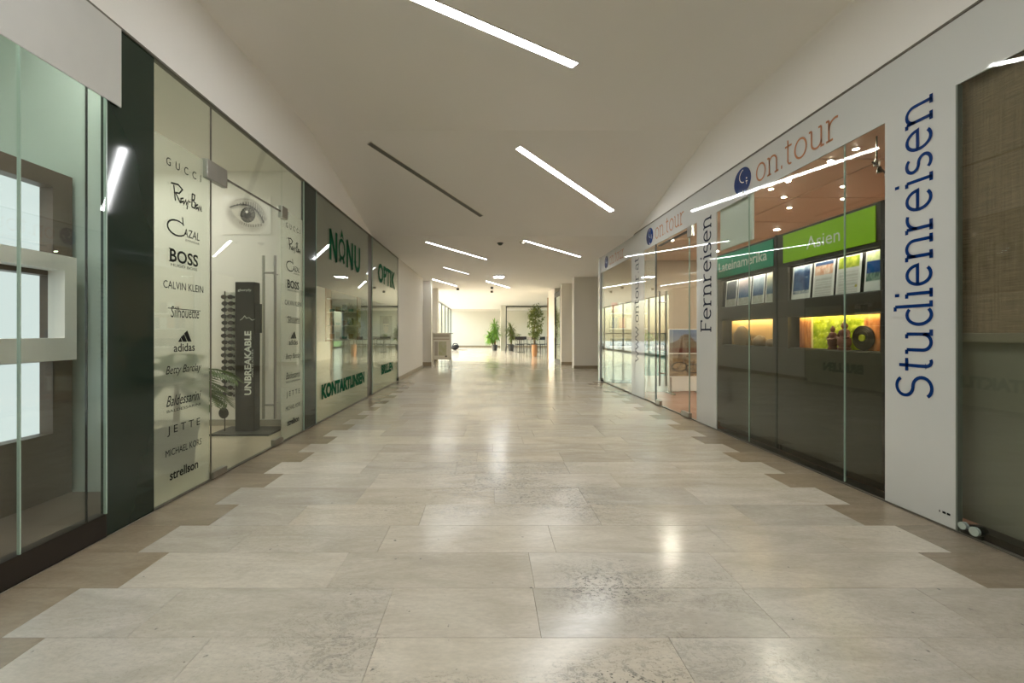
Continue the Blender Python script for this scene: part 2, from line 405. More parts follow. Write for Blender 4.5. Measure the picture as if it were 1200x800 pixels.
# flat print: a grid of coloured cells, colour from fn(u, v) with u, v in 0..1 (v up)
def picture(name, mp, w, h, nx, ny, fn, parent, label=None, mat='print'):
    mb = MB(); n = len(mb.v)
    for j in range(ny+1):
        for i in range(nx+1): mb.v.append(mp(w*i/nx, h*j/ny))
    for j in range(ny):
        for i in range(nx):
            a = j*(nx+1)+i; mb.f.append((a, a+1, a+nx+2, a+nx+1)); mb.m.append(0)
    o = part(name, mb, M[mat], parent, label)
    at = o.data.color_attributes.new('Col', 'FLOAT_COLOR', 'POINT'); buf = []
    for j in range(ny+1):
        for i in range(nx+1): buf += [*s2l(fn(i/nx, j/ny)), 1.0]
    at.data.foreach_set('color', buf); return o
def hsh(i, j, k=0):
    x = math.sin(i*127.1+j*311.7+k*74.7)*43758.5453; return x-math.floor(x)
def vn(x, y, k=0):                                   # value noise
    i, j = math.floor(x), math.floor(y); fx, fy = x-i, y-j; fx = fx*fx*(3-2*fx); fy = fy*fy*(3-2*fy)
    a = hsh(i,j,k)*(1-fx)+hsh(i+1,j,k)*fx; b = hsh(i,j+1,k)*(1-fx)+hsh(i+1,j+1,k)*fx
    return a*(1-fy)+b*fy
def fbm(x, y, k=0): return .5*vn(x,y,k)+.3*vn(2.1*x,2.1*y,k+1)+.2*vn(4.3*x,4.3*y,k+2)
def mixc(a, b, t): t = max(0, min(1, t)); return tuple(a[i]*(1-t)+b[i]*t for i in range(3))
def sst(a, b, x): t = max(0, min(1, (x-a)/(b-a))); return t*t*(3-2*t)

# ================================================================== THE SETTING
# ---- floor: slab with grout bed, stone tiles on it
fl = struct('floor', MB().box(WL-.03, WR+.03, -6, 9.9, -.2, -.004), M['grout'], 'polished pale limestone floor of the passage, laid in long rows')
ROW = .2995; Y0 = 1.541-2*ROW
_tm = {}
def tile(w, m, x, y):
    key = (round(w, 3), m)
    if key not in _tm:
        mb = MB(); h = .0012
        a, d = w/2-.0004, ROW/2-.0004; b = .0008
        top = [(-a+b,-d+b,0),(a-b,-d+b,0),(a-b,d-b,0),(-a+b,d-b,0)]; lo = [(-a,-d,-.002),(a,-d,-.002),(a,d,-.002),(-a,d,-.002)]; bt = [(p[0],p[1],-.004) for p in lo]
        mb.v = top+lo+bt; mb.f = [(0,1,2,3)]
        for k in range(4): mb.f += [(4+k, 4+(k+1)%4, (k+1)%4, k), (8+k, 8+(k+1)%4, 4+(k+1)%4, 4+k)]
        mb.m = [0]*len(mb.f); _tm[key] = mesh('tile', mb, M[m])
    o = link(bpy.data.objects.new('tile', _tm[key])); o.location = (x, y, random.uniform(-.0003, 0)); o.parent = fl
def row_cuts(k):
    rnd = random.Random(k*13+5)
    a = WL+(.47 if k % 2 else .31); b = WR-(.44 if k % 2 else .27)
    cuts = [WL+.012, a]; x = a
    first = rnd.choice([.45, .6, .75, .9])
    ws = [first]
    while True:
        x += ws[-1]
        if x > b-.42: break
        cuts.append(x); ws.append(rnd.choice([.6, .75, .75, .9, .9, 1.05]))
    cuts += [b, WR-.012]; return cuts
NEAR = 32
for k in range(NEAR):
    cs = row_cuts(k); y = Y0+ROW*(k+.5)
    if y+ROW/2 > 9.9: break
    for i in range(len(cs)-1):
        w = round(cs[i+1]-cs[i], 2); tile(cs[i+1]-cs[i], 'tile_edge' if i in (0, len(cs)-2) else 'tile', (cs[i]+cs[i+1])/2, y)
YF = Y0+ROW*k
# far tiles, one mesh
mb = MB()
def far_row(k, xl, xr):
    rnd = random.Random(k); y0 = Y0+ROW*k+.001; y1 = y0+ROW-.002; x = xl
    while x < xr:
        w = rnd.choice([.6, .75, .9, 1.05]); e = min(x+w, xr); mb.box(x+.001, e-.001, y0, y1, -.004, rnd.uniform(-.0004, 0)); x = e
kf = k
while Y0+ROW*kf < 33:
    yy = Y0+ROW*kf; far_row(kf, WL-.9 if yy > 13 else WL, 3.9 if yy < 18 else 7.0); kf += 1
part('tile', mb, M['tile_far'], fl, 'far rows of the same limestone, too small to tell apart', kind='stuff')
struct('floor', MB().box(-3.2, 7.1, 9.9, 33.3, -.2, -.004), M['grout'], 'far floor of the passage before the sunlit windows')
struct('floor', MB().box(-5.1, WL-.03, -3, 9.9, -.2, -.002), M['opt_floor'], 'pale floor inside the optician shop behind the left glass')
struct('floor', MB().box(WR+.03, 7.1, -3, 9.85, -.2, -.002), M['carpet'], 'terracotta carpet inside the travel shop behind the right glass')

# ---- ceiling: flat and high near by, one slope, then flat and low
mb = MB(); r = .015
prof = [(WL, TL)]+[(WL+r-r*math.cos(PI/2*i/6), VAULT-r+r*math.sin(PI/2*i/6)) for i in range(7)]
prof2 = [(WR-r+r*math.sin(PI/2*i/6), VAULT-r+r*math.cos(PI/2*i/6)) for i in range(7)]+[(WR, TR)]
P = prof+prof2
for (xa, za), (xb, zb) in zip(P[:-1], P[1:]): mb.quad([(xa, -6, za), (xb, -6, zb), (xb, V0, zb), (xa, V0, za)])
mb.quad([(WL, V0, VAULT), (WR, V0, VAULT), (WR, V1, CEIL), (WL, V1, CEIL)])
mb.quad([(WL, V0, TL), (WL, V0, VAULT), (WL, V1, CEIL), (WL, V1, TL)])
mb.quad([(WR, V0, TR), (WR, V1, TR), (WR, V1, CEIL), (WR, V0, VAULT)])
mb.box(-2.9, 7.2, V1, 33.5, CEIL, CEIL+.12)
mb.box(-3.3, 7.3, -6.1, 33.5, 3.75, 3.85)
struct('ceiling', mb, M['ceiling'], 'smooth off-white ceiling with one sloping bay and a lower flat far part')
# walls beyond and behind
struct('wall_back', MB().box(-3.4, 7.2, 33.0, 33.2, 0, CEIL), plain('end wall paint', (216, 213, 202), .7, 0, .3, .02), 'plain cream end wall of the far hall')
struct('baseboard_back', MB().box(-2.7, 7.0, 32.97, 33.0, 0, .12), M['base'], 'dull stone skirting along the far end wall')
struct('wall_front', MB().box(-3.4, 7.2, -6.2, -6.0, 0, 3.8), M['wall'], 'plain wall closing the passage behind the viewer')

# left: white wall after the optician, piers, then glazing
mb = MB().box(-3.0, WL, 9.78, 13.5, 0, CEIL)
struct('wall_left', mb, M['wall'], 'white wall stub after the optician shop front on the left')
struct('baseboard_left', MB().box(WL, WL+.015, 9.8, 13.5, 0, .085), M['base'], 'beige stone skirting at the foot of the left white wall')
p = struct('wall_left', MB().box(-3.0, -1.90, 14.2, 14.6, 0, CEIL), M['wall'], 'white pier reaching out just after the left white wall')
part('skirting', MB().box(-2.6, -1.885, 14.185, 14.2, 0, .13), M['base'], p)
p = struct('wall_left', MB().box(-3.0, -1.96, 16.5, 16.9, 0, CEIL), M['wall'], 'second white pier on the left, behind the poster stand')
part('skirting', MB().box(-2.6, -1.945, 16.485, 16.5, 0, .13), M['base'], p)
struct('wall_left', MB().box(-3.0, -2.75, 13.5, 16.9, 0, CEIL), M['wall'], 'recessed white wall between the two left piers')
w = setting('window_1', 'tall sunlit windows along the left of the far hall')
mb = MB()
ys = [17.0, 19.0, 21.0, 23.0, 25.0, 27.0, 29.0, 31.0, 33.0]
for y in ys[:-1]: mb.box(-2.76, -2.68, y-.03, y+.03, .1, 2.79)
mb.box(-2.78, -2.66, 16.9, 33, 0, .1); mb.box(-2.76, -2.68, 16.9, 33, 2.79, CEIL); mb.box(-2.75, -2.69, 16.9, 33, 1.05, 1.10)
part('frame', mb, plain('window frame', (120, 118, 110), .5), w)
for a, b in zip(ys[:-1], ys[1:]): part('pane', MB().box(-2.724, -2.716, a+.032, b-.032, .1, 2.79), M['glass'], w)
struct('floor', MB().box(-40, -2.8, 8, 60, -.3, -.05), M['paving'], 'pale paving of the courtyard outside the far left windows')

# right: recess with two piers, dark glass door, wall end, then the cafe
struct('wall_right', MB().box(WR-.03, 3.9, 9.8, 9.95, 0, CEIL), M['white_panel'], 'slim white end cheek of the travel shop front')
p = struct('wall_right', MB().box(2.66, 3.9, 13.2, 13.5, 0, CEIL), M['wall'], 'nearer broad white pier after the travel shop')
part('skirting', MB().box(2.645, 3.8, 13.185, 13.2, 0, .09), M['base'], p)
p = struct('wall_right', MB().box(2.56, 3.9, 14.9, 15.1, 0, CEIL), M['wall'], 'farther white pier beside the dark glass door')
part('skirting', MB().box(2.545, 3.8, 14.885, 14.9, 0, .09), M['base'], p)
struct('wall_right', MB().box(3.75, 3.9, 9.95, 14.9, 0, CEIL), M['wall'], 'white wall in the recess behind the right piers')
struct('wall_right', MB().box(2.56, 3.9, 16.5, 18.2, 0, CEIL), M['wall'], 'white wall end between the dark glass door and the cafe')
struct('trim_1', MB().box(2.52, 2.56, 18.12, 18.2, 0, 2.6), M['wood_brown'], 'slim brown edge strip at the cafe corner')
d = setting('door_1', 'dark framed glass door in the right wall before the cafe')
part('frame', MB().box(2.56, 2.62, 15.1, 15.24, 0, 2.62).box(2.56, 2.62, 16.4, 16.5, 0, 2.62).box(2.56, 2.62, 15.24, 16.4, 2.45, 2.62).box(2.56, 2.62, 15.24, 16.4, 0, .12), M['seal'], d)
part('pane', MB().box(2.585, 2.595, 15.24, 16.4, .12, 2.45), M['glass'], d)
part('handle', MB().cyl((2.53, 16.2, .9), (2.53, 16.2, 1.4), .015, 8).cyl((2.53, 16.2, 1.0), (2.59, 16.2, 1.0), .01, 6).cyl((2.53, 16.2, 1.3), (2.59, 16.2, 1.3), .01, 6), M['steel'], d)
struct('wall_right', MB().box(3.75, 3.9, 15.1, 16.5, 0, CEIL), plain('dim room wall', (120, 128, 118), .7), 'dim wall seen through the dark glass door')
struct('wall_right', MB().box(3.9, 7.1, 18.0, 18.2, 0, CEIL), M['wall'], 'white wall at the near side of the cafe bay')
# cafe bay windows
w = setting('window_2', 'garden windows along the right side of the cafe bay')
mb = MB(); ys = [18.2, 20.7, 23.2, 25.7, 28.2, 30.7, 33.0]
for y in ys: mb.box(6.98, 7.06, y-.04, y+.04, .1, 2.7)
mb.box(6.97, 7.07, 18.2, 33, 0, .1).box(6.97, 7.07, 18.2, 33, 2.7, CEIL)
part('frame', mb, M['dark_steel'], w)
for a, b in zip(ys[:-1], ys[1:]): part('pane', MB().box(7.015, 7.025, a+.04, b-.04, .1, 2.7), M['glass'], w)
struct('floor', MB().box(7.1, 40, 8, 60, -.3, -.05), plain('lawn', (110, 140, 70), .9, 0, .2, .15, 8), 'lawn outside the cafe windows')
def leaf_cloud(mb, c, rx, ry, rz, n, size, rnd):
    for _ in range(n):
        a = rnd.uniform(0, 2*PI); b = math.acos(rnd.uniform(-1, 1)); q = rnd.uniform(.55, 1)**.5
        p = Vector((c[0]+rx*q*math.sin(b)*math.cos(a), c[1]+ry*q*math.sin(b)*math.sin(a), c[2]+rz*q*math.cos(b)))
        d = Vector((rnd.uniform(-1,1), rnd.uniform(-1,1), rnd.uniform(-.9,.5))).normalized(); s = d.cross(Vector((rnd.uniform(-1,1), rnd.uniform(-1,1), 1))).normalized()
        l = size*rnd.uniform(.7, 1.3); w = l*.22
        mb.quad([p, p+d*l*.5+s*w, p+d*l, p+d*l*.5-s*w])
rnd = random.Random(3)
for i, y in enumerate((19, 22, 25, 28, 31)):
    mb = MB(); leaf_cloud(mb, (9.5, y, 1.5), 1.0, 1.32, 1.6, 1500, .32, rnd)
    h = thing('garden_bush', '', 'bush', (9.5, y, -.05), 'bushes outside the cafe windows')
    h['label'] = 'leafy garden bush outside the cafe windows, '+('nearest', 'second', 'third', 'fourth', 'farthest')[i]+' along the row'
    part('foliage', mb, M['hedge'], h); part('stem', MB().tube([(9.5, y, -.05), (9.5, y+.05, 1.4)], [.08, .04], 8), M['bark'], h)

# column and beam before the cafe
struct('wall_back', MB().box(.79, 1.11, 27.0, 27.32, 0, CEIL), M['wall'], 'square white column between the two leafy plants')
struct('trim_2', MB().box(1.12, 1.18, 27.0, 27.06, 0, 2.74).box(1.12, 3.9, 27.0, 27.06, 2.74, 2.80), M['dark_steel'], 'thin dark frame beside the white column over the cafe opening')
struct('trim_3', MB().box(1.18, 7.0, 27.06, 27.3, 2.66, CEIL), M['wall'], 'white lintel over the cafe opening')
struct('trim_4', MB().box(-2.7, .8, 31.0, 31.3, 2.70, CEIL), M['wall'], 'pale beam under the ceiling before the end wall')

# ================================================================== LEFT FRONT: OPTICIAN
# walls of the shop
struct('wall_left', MB().box(-5.2, -5.1, -3, 9.9, 0, 3.1).box(-5.1, -3.45, 2.70, 2.74, 0, 3.1), M['white_int'], 'white inner walls of the optician shop')
struct('wall_left', MB().box(-3.45, -2.25, 2.70, 2.74, 0, 3.1), M['pale_green'], 'pale partition behind the dark cladding panel nearest on the left')
struct('wall_left', MB().box(-3.5, -3.42, -3, 2.70, 0, 3.1), M['pale_green'], 'pale wall behind the light box display')
struct('wall_left', MB().box(-5.1, -2.1, 5.08, 5.16, 0, 3.1), M['white_int'], 'white wall facing the optician door, carrying the eye picture')
struct('wall_left', MB().box(-5.1, -2.1, 9.74, 9.84, 0, 3.1), M['white_int'], 'white wall at the far end of the optician shop')
struct('baseboard_left', MB().box(-5.1, -2.1, 5.06, 5.08, 0, .07), plain('grey skirting', (150, 146, 134), .5), 'grey skirting under the eye picture')
struct('ceiling', MB().box(-5.2, WL-.02, -3, 9.9, 3.02, 3.1), M['white_int'], 'white ceiling inside the optician shop')
def pane(parent, xc, y0, y1, z0, z1, name='pane', m='glass', t=.005, label=None):
    return part(name, MB().box(xc-t, xc+t, y0+.002, y1-.002, z0, z1), M[m], parent, label)
struct('trim_5', MB().box(WL-.03, WL+.012, -3, 9.78, TL-.012, TL+.002), M['trim'], 'thin dark top rail along the left shop fronts')
struct('trim_6', MB().box(WL-.02, WL+.008, 2.638, 9.78, 0, .012), M['trim'], 'thin dark floor rail under the optician glass')

# near bay with light boxes
w = setting('window_3', 'nearest left shop window with light boxes behind it')
y22, y101, yp0, yp1 = L(22), L(101), L(124.5), L(180)
for a, b in ((-1.5, y22), (y22, y101), (y101, yp0)): pane(w, WL, a, b, .124, TL-.012)
part('joint', MB().box(WL-.006, WL+.007, y22-.003, y22+.003, .124, TL-.012), M['glass_edge'], w, 'pale vertical glass joint')
part('joint', MB().box(WL-.005, WL+.006, y101-.0015, y101+.0015, .124, TL-.012), M['seal'], w, 'dark vertical seal')
part('joint', MB().box(WL-.006, WL+.007, yp0-.010, yp0-.001, .124, TL-.012), M['glass_edge'], w)
part('kick_plate', MB().box(WL-.05, WL+.006, -3, yp0-.004, 0, .124), M['kick'], w)
part('blind_panel', MB().box(WL+.009, WL+.016, -1.5, L(139), 2.36, TL-.014), plain('white blind foil', (198, 196, 190), .4), w, 'white panel along the top of the window')
struct('wall_left', MB().box(WL-.03, WL+.002, yp0, yp1, 0, TL-.01), M['pillar'], 'dark glossy cladding panel between light box window and brand foil')
struct('wall_left', MB().box(WL-.3, WL, -6, -1.5, 0, TL), M['wall'], 'plain left wall behind the viewer')
lb = thing('light_box_display', 'dark wall panel with white light boxes and a grey ring frame behind glass', 'display', (-2.64, 1.6, 0))
ya, yb, yc = .35, 2.549, 2.669; X0, X1 = -2.72, -2.60
mb = MB().box(X0, X1, yb, yc, 0, 2.07).box(X0, X1, -.5, ya, 0, 2.07)
for z0, z1 in ((0, .50), (.93, 1.03), (1.44, 1.52), (1.97, 2.07)): mb.box(X0, X1, ya, yb, z0, z1)
part('panel', mb, M['wood_dark'], lb)
for z0, z1 in ((.50, .93), (1.03, 1.44), (1.52, 1.97)): part('light_panel', MB().box(X0+.02, X0+.04, ya, yb, z0, z1), M['lightbox'], lb)
mb = MB(); xr0, xr1 = -2.60, -2.50; o0, o1 = .3, 2.593; i0, i1 = .45, 2.52
mb.box(xr0, xr1, o0, o1, 1.468, 1.556).box(xr0, xr1, o0, o1, .939, 1.07).box(xr0, xr1, i1, o1, 1.07, 1.468).box(xr0, xr1, o0, i0, 1.07, 1.468)
part('ring_frame', mb, M['ring'], lb)
part('platform', MB().box(-2.598, -2.13, -.5, 2.66, .0, .11), M['wood_dark'], lb)
tl = thing('fill_tube', 'added fill lamp hidden behind the top blind of the nearest left window', 'lamp', (-2.17, 1.2, 2.64))  # unseen source, added to light the bay wall, panel and ring
part('tube', MB().cyl((-2.17, .2, 2.50), (-2.17, 2.2, 2.50), .014, 10), emit('fill lamp', (.96, 1, .99), 8), tl)
part('holder', MB().box(-2.21, -2.13, .15, 2.25, 2.535, 2.56).box(-2.185, -2.155, .16, .2, 2.48, 2.56).box(-2.185, -2.155, 2.2, 2.24, 2.48, 2.56).box(-2.175, -2.255, .5, .52, 2.56, 3.02).box(-2.175, -2.255, 1.9, 1.92, 2.56, 3.02), M['lamp_frame'], tl)

# brand foils
BR = [('GUCCI', 199), ('Ray-Ban', 231), ('CAZAL', 270), ('BOSS', 304), ('CALVIN KLEIN', 336), ('Silhouette', 366), ('adidas', 400), ('Betty Barclay', 433), ('Baldessarini', 468), ('JETTE', 500), ('MICHAEL KORS', 524), ('strellson', 550)]
def brand(mb, nm, mp):
    """mp centred on the name; sizes in metres"""
    T = lambda b, w, h, v=0, u=0, bold=0, sh=0: text(mb, b, mp, u-w/2, v-h/2, w, h, bold, sh)
    if nm == 'GUCCI': T('G  U  C  C  I', .33, .052)
    elif nm == 'Ray-Ban':
        rb = [[(-.125,.055),(-.06,.065),(-.02,.045),(-.05,.01),(-.085,.005)], [(-.10,.05),(-.085,-.05)], [(-.085,.005),(-.04,-.05)],
              [(-.01,-.01),(-.035,-.02),(-.035,-.045),(-.01,-.03),(-.008,-.05),(.012,-.015),(.018,-.045),(.036,-.01),(.022,-.075)],
              [(.042,-.018),(.058,-.015)], [(.075,.05),(.07,-.045)], [(.075,.05),(.10,.045),(.095,.01),(.075,.005),(.108,-.008),(.10,-.045),(.07,-.045)],
              [(.135,-.01),(.115,-.02),(.115,-.045),(.135,-.03),(.138,-.05),(.15,-.015),(.152,-.05),(.165,-.015),(.17,-.05)]]
        for st in rb: ribbon(mb, st, .011, mp)
    elif nm == 'CAZAL':
        ribbon(mb, arc(-.07, 0, .085, .05, 40, 350, 18), lambda t: .007+.006*math.sin(PI*t), mp); ribbon(mb, [(-.02,.085),(-.012,.03)], .009, mp)
        T('AZAL', .16, .055, -.012, .07, .004, .12); T('EYEWEAR', .14, .014, -.062, .08)
    elif nm == 'BOSS':
        T('BOSS', .27, .085, .01, 0, .022); T('HUGO BOSS', .25, .018, -.052)
        for u in (-.13,): ribbon(mb, [(u-.012, .05), (u+.03, .05)], .006, mp); ribbon(mb, [(u-.012, -.031), (u+.03, -.031)], .006, mp)
    elif nm == 'CALVIN KLEIN': T('CALVIN KLEIN', .38, .05)
    elif nm == 'Silhouette':
        T('Silhouette', .27, .075, 0, .01, .0, .1); ribbon(mb, [(-.15,.022),(.16,.018)], .005, mp)
    elif nm == 'adidas':
        T('adidas', .2, .055, -.04, 0, .012)
        for k, (u, h) in enumerate(((-.06, .028), (-.015, .05), (.03, .075))):
            w = .038; s = .028*h/.05
            mb.quad([mp(u, -.002), mp(u+w, -.002), mp(u+w-s, h), mp(u+w-s-.032, h-.02) if k else mp(u+.004, .006)])
    elif nm == 'Betty Barclay':
        T('Betty Barclay', .34, .07, 0, 0, .003, .35)
    elif nm == 'Baldessarini':
        T('Baldessarini', .33, .07, .01, 0, .005, .4); T('BALDESSARINI', .32, .018, -.055)
    elif nm == 'JETTE': T('J E T T E', .31, .066)
    elif nm == 'MICHAEL KORS': T('MICHAEL KORS', .34, .044)
    else: T('strellson', .27, .062, 0, 0, .022)
wn_ = ['window_4', 'window_5']
for k, (a, b) in enumerate(((yp1, L(247)), (L(330), L(356)))):
    w = setting(wn_[k], 'frosted glass panel listing black eyewear brand names, ' + ('left of the optician door' if k == 0 else 'right of the optician door'))
    pane(w, WL, a, b, .012, TL-.012)
    part('foil', MB().quad([(WL-.010, a+.003, .012), (WL-.010, b-.003, .012), (WL-.010, b-.003, 2.36), (WL-.010, a+.003, 2.36)]), M['film'], w)
    part('glass_edge', MB().box(WL-.005, WL+.006, b-.004, b, .012, TL-.012), M['glass_edge'] if k else M['trim'], w)
    for nm, py in BR:
        mb = MB(); brand(mb, nm, left_wall((a+b)/2-.012, 1.1+(390-py)/500*2.896))
        part('lettering', mb, M['black_ink'], w)
# door
ya, yb = L(247), L(330); w = setting('door_2', 'frameless glass door of the optician shop', (WL, (ya+yb)/2, 0))
pane(w, WL, ya+.004, yb-.004, .015, 2.305, 'leaf')
part('transom', MB().box(WL-.005, WL+.005, ya+.002, yb-.002, 2.318, TL-.012), M['glass'], w)
part('door_edge', MB().box(WL-.004, WL+.0055, ya+.004, yb-.004, 2.304, 2.318), M['trim'], w, 'dark gap over the door leaf')
mb = MB()
part('hinge', MB().bbox(WL-.022, WL+.022, ya-.07, ya+.17, 2.235, 2.375, .004), M['steel'], w)
part('hinge', MB().bbox(WL-.022, WL+.022, yb-.03, yb+.09, 2.25, 2.37, .004), M['steel'], w)
part('hinge', MB().bbox(WL-.022, WL+.022, ya+.0, ya+.17, .012, .06, .004), M['steel'], w)
part('hinge', MB().bbox(WL-.022, WL+.022, yb-.17, yb-.01, .012, .07, .004), M['steel'], w)
yh = L(315.5)
mb = MB()
for s in (1, -1):
    x = WL+s*.055; mb.tube([(x, yh, .29), (x, yh, 1.83)], .0125, 10)
    for z in (.42, 1.67): mb.cyl((WL, yh, z), (x, yh, z), .009, 8)
for z in (.42, 1.67): mb.cyl((WL+.008, yh-.0, z), (WL+.008, yh+.15, z), .006, 8)
part('handle', mb, M['steel'], w, 'long vertical steel handle', True)
struct('wall_left', MB().box(WL-.03, WL+.002, L(356), L(370), 0, TL-.01), M['pillar'], 'slim dark glossy cladding panel beside the big green lettering')
# big lettered windows
a, b = L(370), L(431); w = setting('window_6', 'optician window with big green four-letter name and green lower line')
def lettered(w, a, b):
    pane(w, WL, a, b, .012, TL-.012)
    part('upper_foil', MB().quad([(WL-.010, a+.003, 1.67), (WL-.010, b-.003, 1.67), (WL-.010, b-.003, TL-.012), (WL-.010, a+.003, TL-.012)]), M['film_grey'], w, 'grey foil over the upper glass')
    part('lower_foil', MB().quad([(WL-.010, a+.003, .012), (WL-.010, b-.003, .012), (WL-.010, b-.003, .99), (WL-.010, a+.003, .99)]), M['film_low'], w, 'pale foil over the lower glass')
    part('joint', MB().box(WL-.005, WL+.007, a, a+.006, .012, TL-.012), M['glass_edge'], w)
lettered(w, a, b)
mp = left_wall(5.53, 2.06); mb = MB(); s = .075
ribbon(mb, [(.05,0),(.05,.40)], s, mp); ribbon(mb, [(.04,.40),(.27,.0)], s, mp); ribbon(mb, [(.27,0),(.27,.40)], s, mp)
ribbon(mb, arc(.49,.22,.115,.125,0,360,24), .045, mp); ribbon(mb, [(.40,.03),(.46,.12)], .06, mp); ribbon(mb, [(.58,.03),(.53,.12)], .06, mp)
mb.quad([mp(.42,.36), mp(.49,.50), mp(.56,.36), mp(.49,.40)])
ribbon(mb, [(.72,0),(.72,.40)], s, mp); ribbon(mb, [(.71,.40),(.95,0)], s, mp); ribbon(mb, [(.95,0),(.95,.40)], s, mp)
ribbon(mb, [(1.09,.40),(1.09,.15)]+arc(1.2,.15,.11,.12,180,360,12)+[(1.31,.40)], s, mp)
part('lettering', mb, M['green_ink'], w)
mb = MB(); text(mb, 'KONTAKTLINSEN', left_wall(5.28, .27), 0, 0, 1.83, .19, .06); part('lettering', mb, M['green_ink'], w)
struct('wall_left', MB().box(WL-.12, WL-.01, L(431)+.0, L(436), 0, TL-.012), plain('brown post', (70, 58, 46), .4), 'narrow brown post between the two green lettered windows')
a, b = L(436), 9.775; w = setting('window_7', 'last optician window with a five-letter green word')
lettered(w, a, b)
mb = MB(); text(mb, 'OPTIK', left_wall(8.0, 2.06), 0, 0, 1.45, .37, .03); part('lettering', mb, M['green_ink'], w)
mb = MB(); text(mb, 'BRILLEN', left_wall(8.25, .29), 0, 0, .98, .19, .06); part('lettering', mb, M['green_ink'], w)
part('glass_edge', MB().box(WL-.006, WL+.007, b-.008, b, .012, TL-.012), M['seal'], w)
part('clamp', MB().cyl((WL-.03, b-.03, .04), (WL+.03, b-.03, .04), .035, 12), M['dark_steel'], w)

# ---- inside the optician shop
def downlight(x, y, z, m, r=.05, label='', group=None, ring='lamp_frame'):
    t = thing('downlight', label, 'downlight', (x, y, z), group)
    part('ring', MB().lathe([(r+.006, -.006), (r+.006, 0), (r, 0), (r, -.006)], (x, y, z), 18), M[ring], t)
    part('diffuser', MB().disc((x, y, z-.007), (1,0,0), (0,-1,0), r, r, 18), M[m], t); return t
for k, (x, y) in enumerate(((-3.5, 3.5), (-3.6, 4.4), (-4.4, 3.4), (-4.4, 4.5))): downlight(x, y, 3.02, 'down_white', .075, ('near front', 'far front', 'near rear', 'far rear')[k]+' downlight of four in the ceiling behind the optician door')
for k, (x, y) in enumerate(((-2.9, 6.2), (-2.9, 8.2), (-4.2, 6.2), (-4.2, 8.2))): downlight(x, y, 3.02, 'down_white', .04, ('near front', 'far front', 'near rear', 'far rear')[k]+' downlight of four behind the green lettered windows')
for k, y in enumerate((.2, 1.5, 2.4)): downlight(-2.30, y, 3.02, 'down_white', .06, ('nearest', 'middle', 'farthest')[k]+' of three downlights over the light box display')
# eye picture on the white wall
def eye(u, v):
    x = (u-.5)*2.6; yv = (v-.5)*2.0; x0, y0 = x, yv
    c = (230, 227, 219)
    ca, sa = math.cos(.42), math.sin(.42); x, yv = x0*ca-y0*sa, x0*sa+y0*ca
    edge = sst(1.30, .85, math.hypot(x/1.0, yv*1.35)); sk = fbm(x*3+9, yv*3+2)
    c = mixc(c, (180-50*sk, 174-50*sk, 162-50*sk), edge*.6)
    up = .48*(1-min(1, abs(x/.98))**2.0); lo = -.40*(1-min(1, abs(x/.98))**2.0)
    if abs(x) < .98 and lo < yv < up:
        c = (206, 202, 190)
        r_ = math.hypot(x-.05, (yv-.04)); 
        c = mixc(c, (120, 116, 106), sst(.25, .0, up-yv)*.7)
        if r_ < .40:
            a = math.atan2(yv, x); c = mixc((58, 56, 52), (120, 116, 106), .5+.5*math.sin(a*17+6*vn(a*3, 1)))
            c = mixc(c, (36, 35, 32), sst(.32, .40, r_))
            if r_ < .19: c = (24, 24, 22)
            if math.hypot(x+.06, yv-.16) < .07: c = (230, 228, 220)
    d = yv-up
    if abs(x) < 1.0 and -.03 < d < .07: c = mixc(c, (34, 32, 30), 1-abs(d-.01)/.07)
    if abs(x) < 1.05 and .0 <= d < .30*sst(-1.0, .6, x) + .06:
        q = math.sin(x*46+d*20); 
        if q > .2: c = mixc(c, (36, 34, 32), .85*(1-d/.36))
    d2 = yv-(up+.30)
    if abs(x) < .9 and 0 < d2 < .10: c = mixc(c, (140, 135, 124), .6*(1-d2/.1))
    e = lo-yv
    if abs(x) < .95 and 0 <= e < .16 and x > -.2:
        if math.sin(x*52-e*20) > .3: c = mixc(c, (70, 66, 60), .6)
    fade = sst(1.0, .86, max(abs(x0)/1.3, abs(y0)/1.0)); return mixc((230, 227, 219), c, fade)
ep = thing('eye_picture', 'large grey print of a human eye on the white wall inside the optician door', 'picture', (-2.9, 5.07, 2.5))
picture('print', flat((1,0,0), (0,0,1), (-3.16, 5.072, 2.27)), .58, .46, 110, 86, eye, ep)
part('sheet', MB().box(-3.16, -2.58, 5.073, 5.078, 2.27, 2.73), M['white_int'], ep)
# black display tower with rack of sunglasses
tw = thing('display_tower', 'tall black advertising tower with white vertical lettering behind the optician door', 'display stand', (-2.62, 4.74, 0))
part('base_plate', MB().bbox(-2.98, -2.34, 4.55, 4.95, 0, .02, .004), M['black'], tw)
part('column', MB().bbox(-2.775, -2.565, 4.68, 4.80, .02, 1.66, .004), M['black'], tw)
part('side_board', MB().bbox(-2.60, -2.50, 4.69, 4.74, 1.10, 1.42, .003), M['black'], tw)
mb = MB(); mpv = flat((0,0,1), (-1,0,0), (-2.60, 4.678, .42)); text(mb, 'UNBREAKABLE', mpv, 0, -.004, .70, .076, .03); part('lettering', mb, M['white_ink'], tw)
mb = MB(); text(mb, 'MADE IN AUSTRIA', flat((0,0,1), (-1,0,0), (-2.575, 4.678, .62)), 0, 0, .30, .016); part('lettering', mb, M['white_ink'], tw)
mb = MB(); text(mb, 'gloryfy', flat((1,0,0), (0,0,1), (-2.745, 4.678, 1.55)), 0, 0, .15, .035, .008); part('lettering', mb, M['white_ink'], tw)
mb = MB(); ribbon(mb, [(0,0),(.03,.02),(.05,.05),(.07,.02),(.10,.03),(.13,.0),(.16,.01)], .006, flat((1,0,0), (0,0,1), (-2.72, 4.678, 1.24))); part('emblem', mb, M['white_ink'], tw)
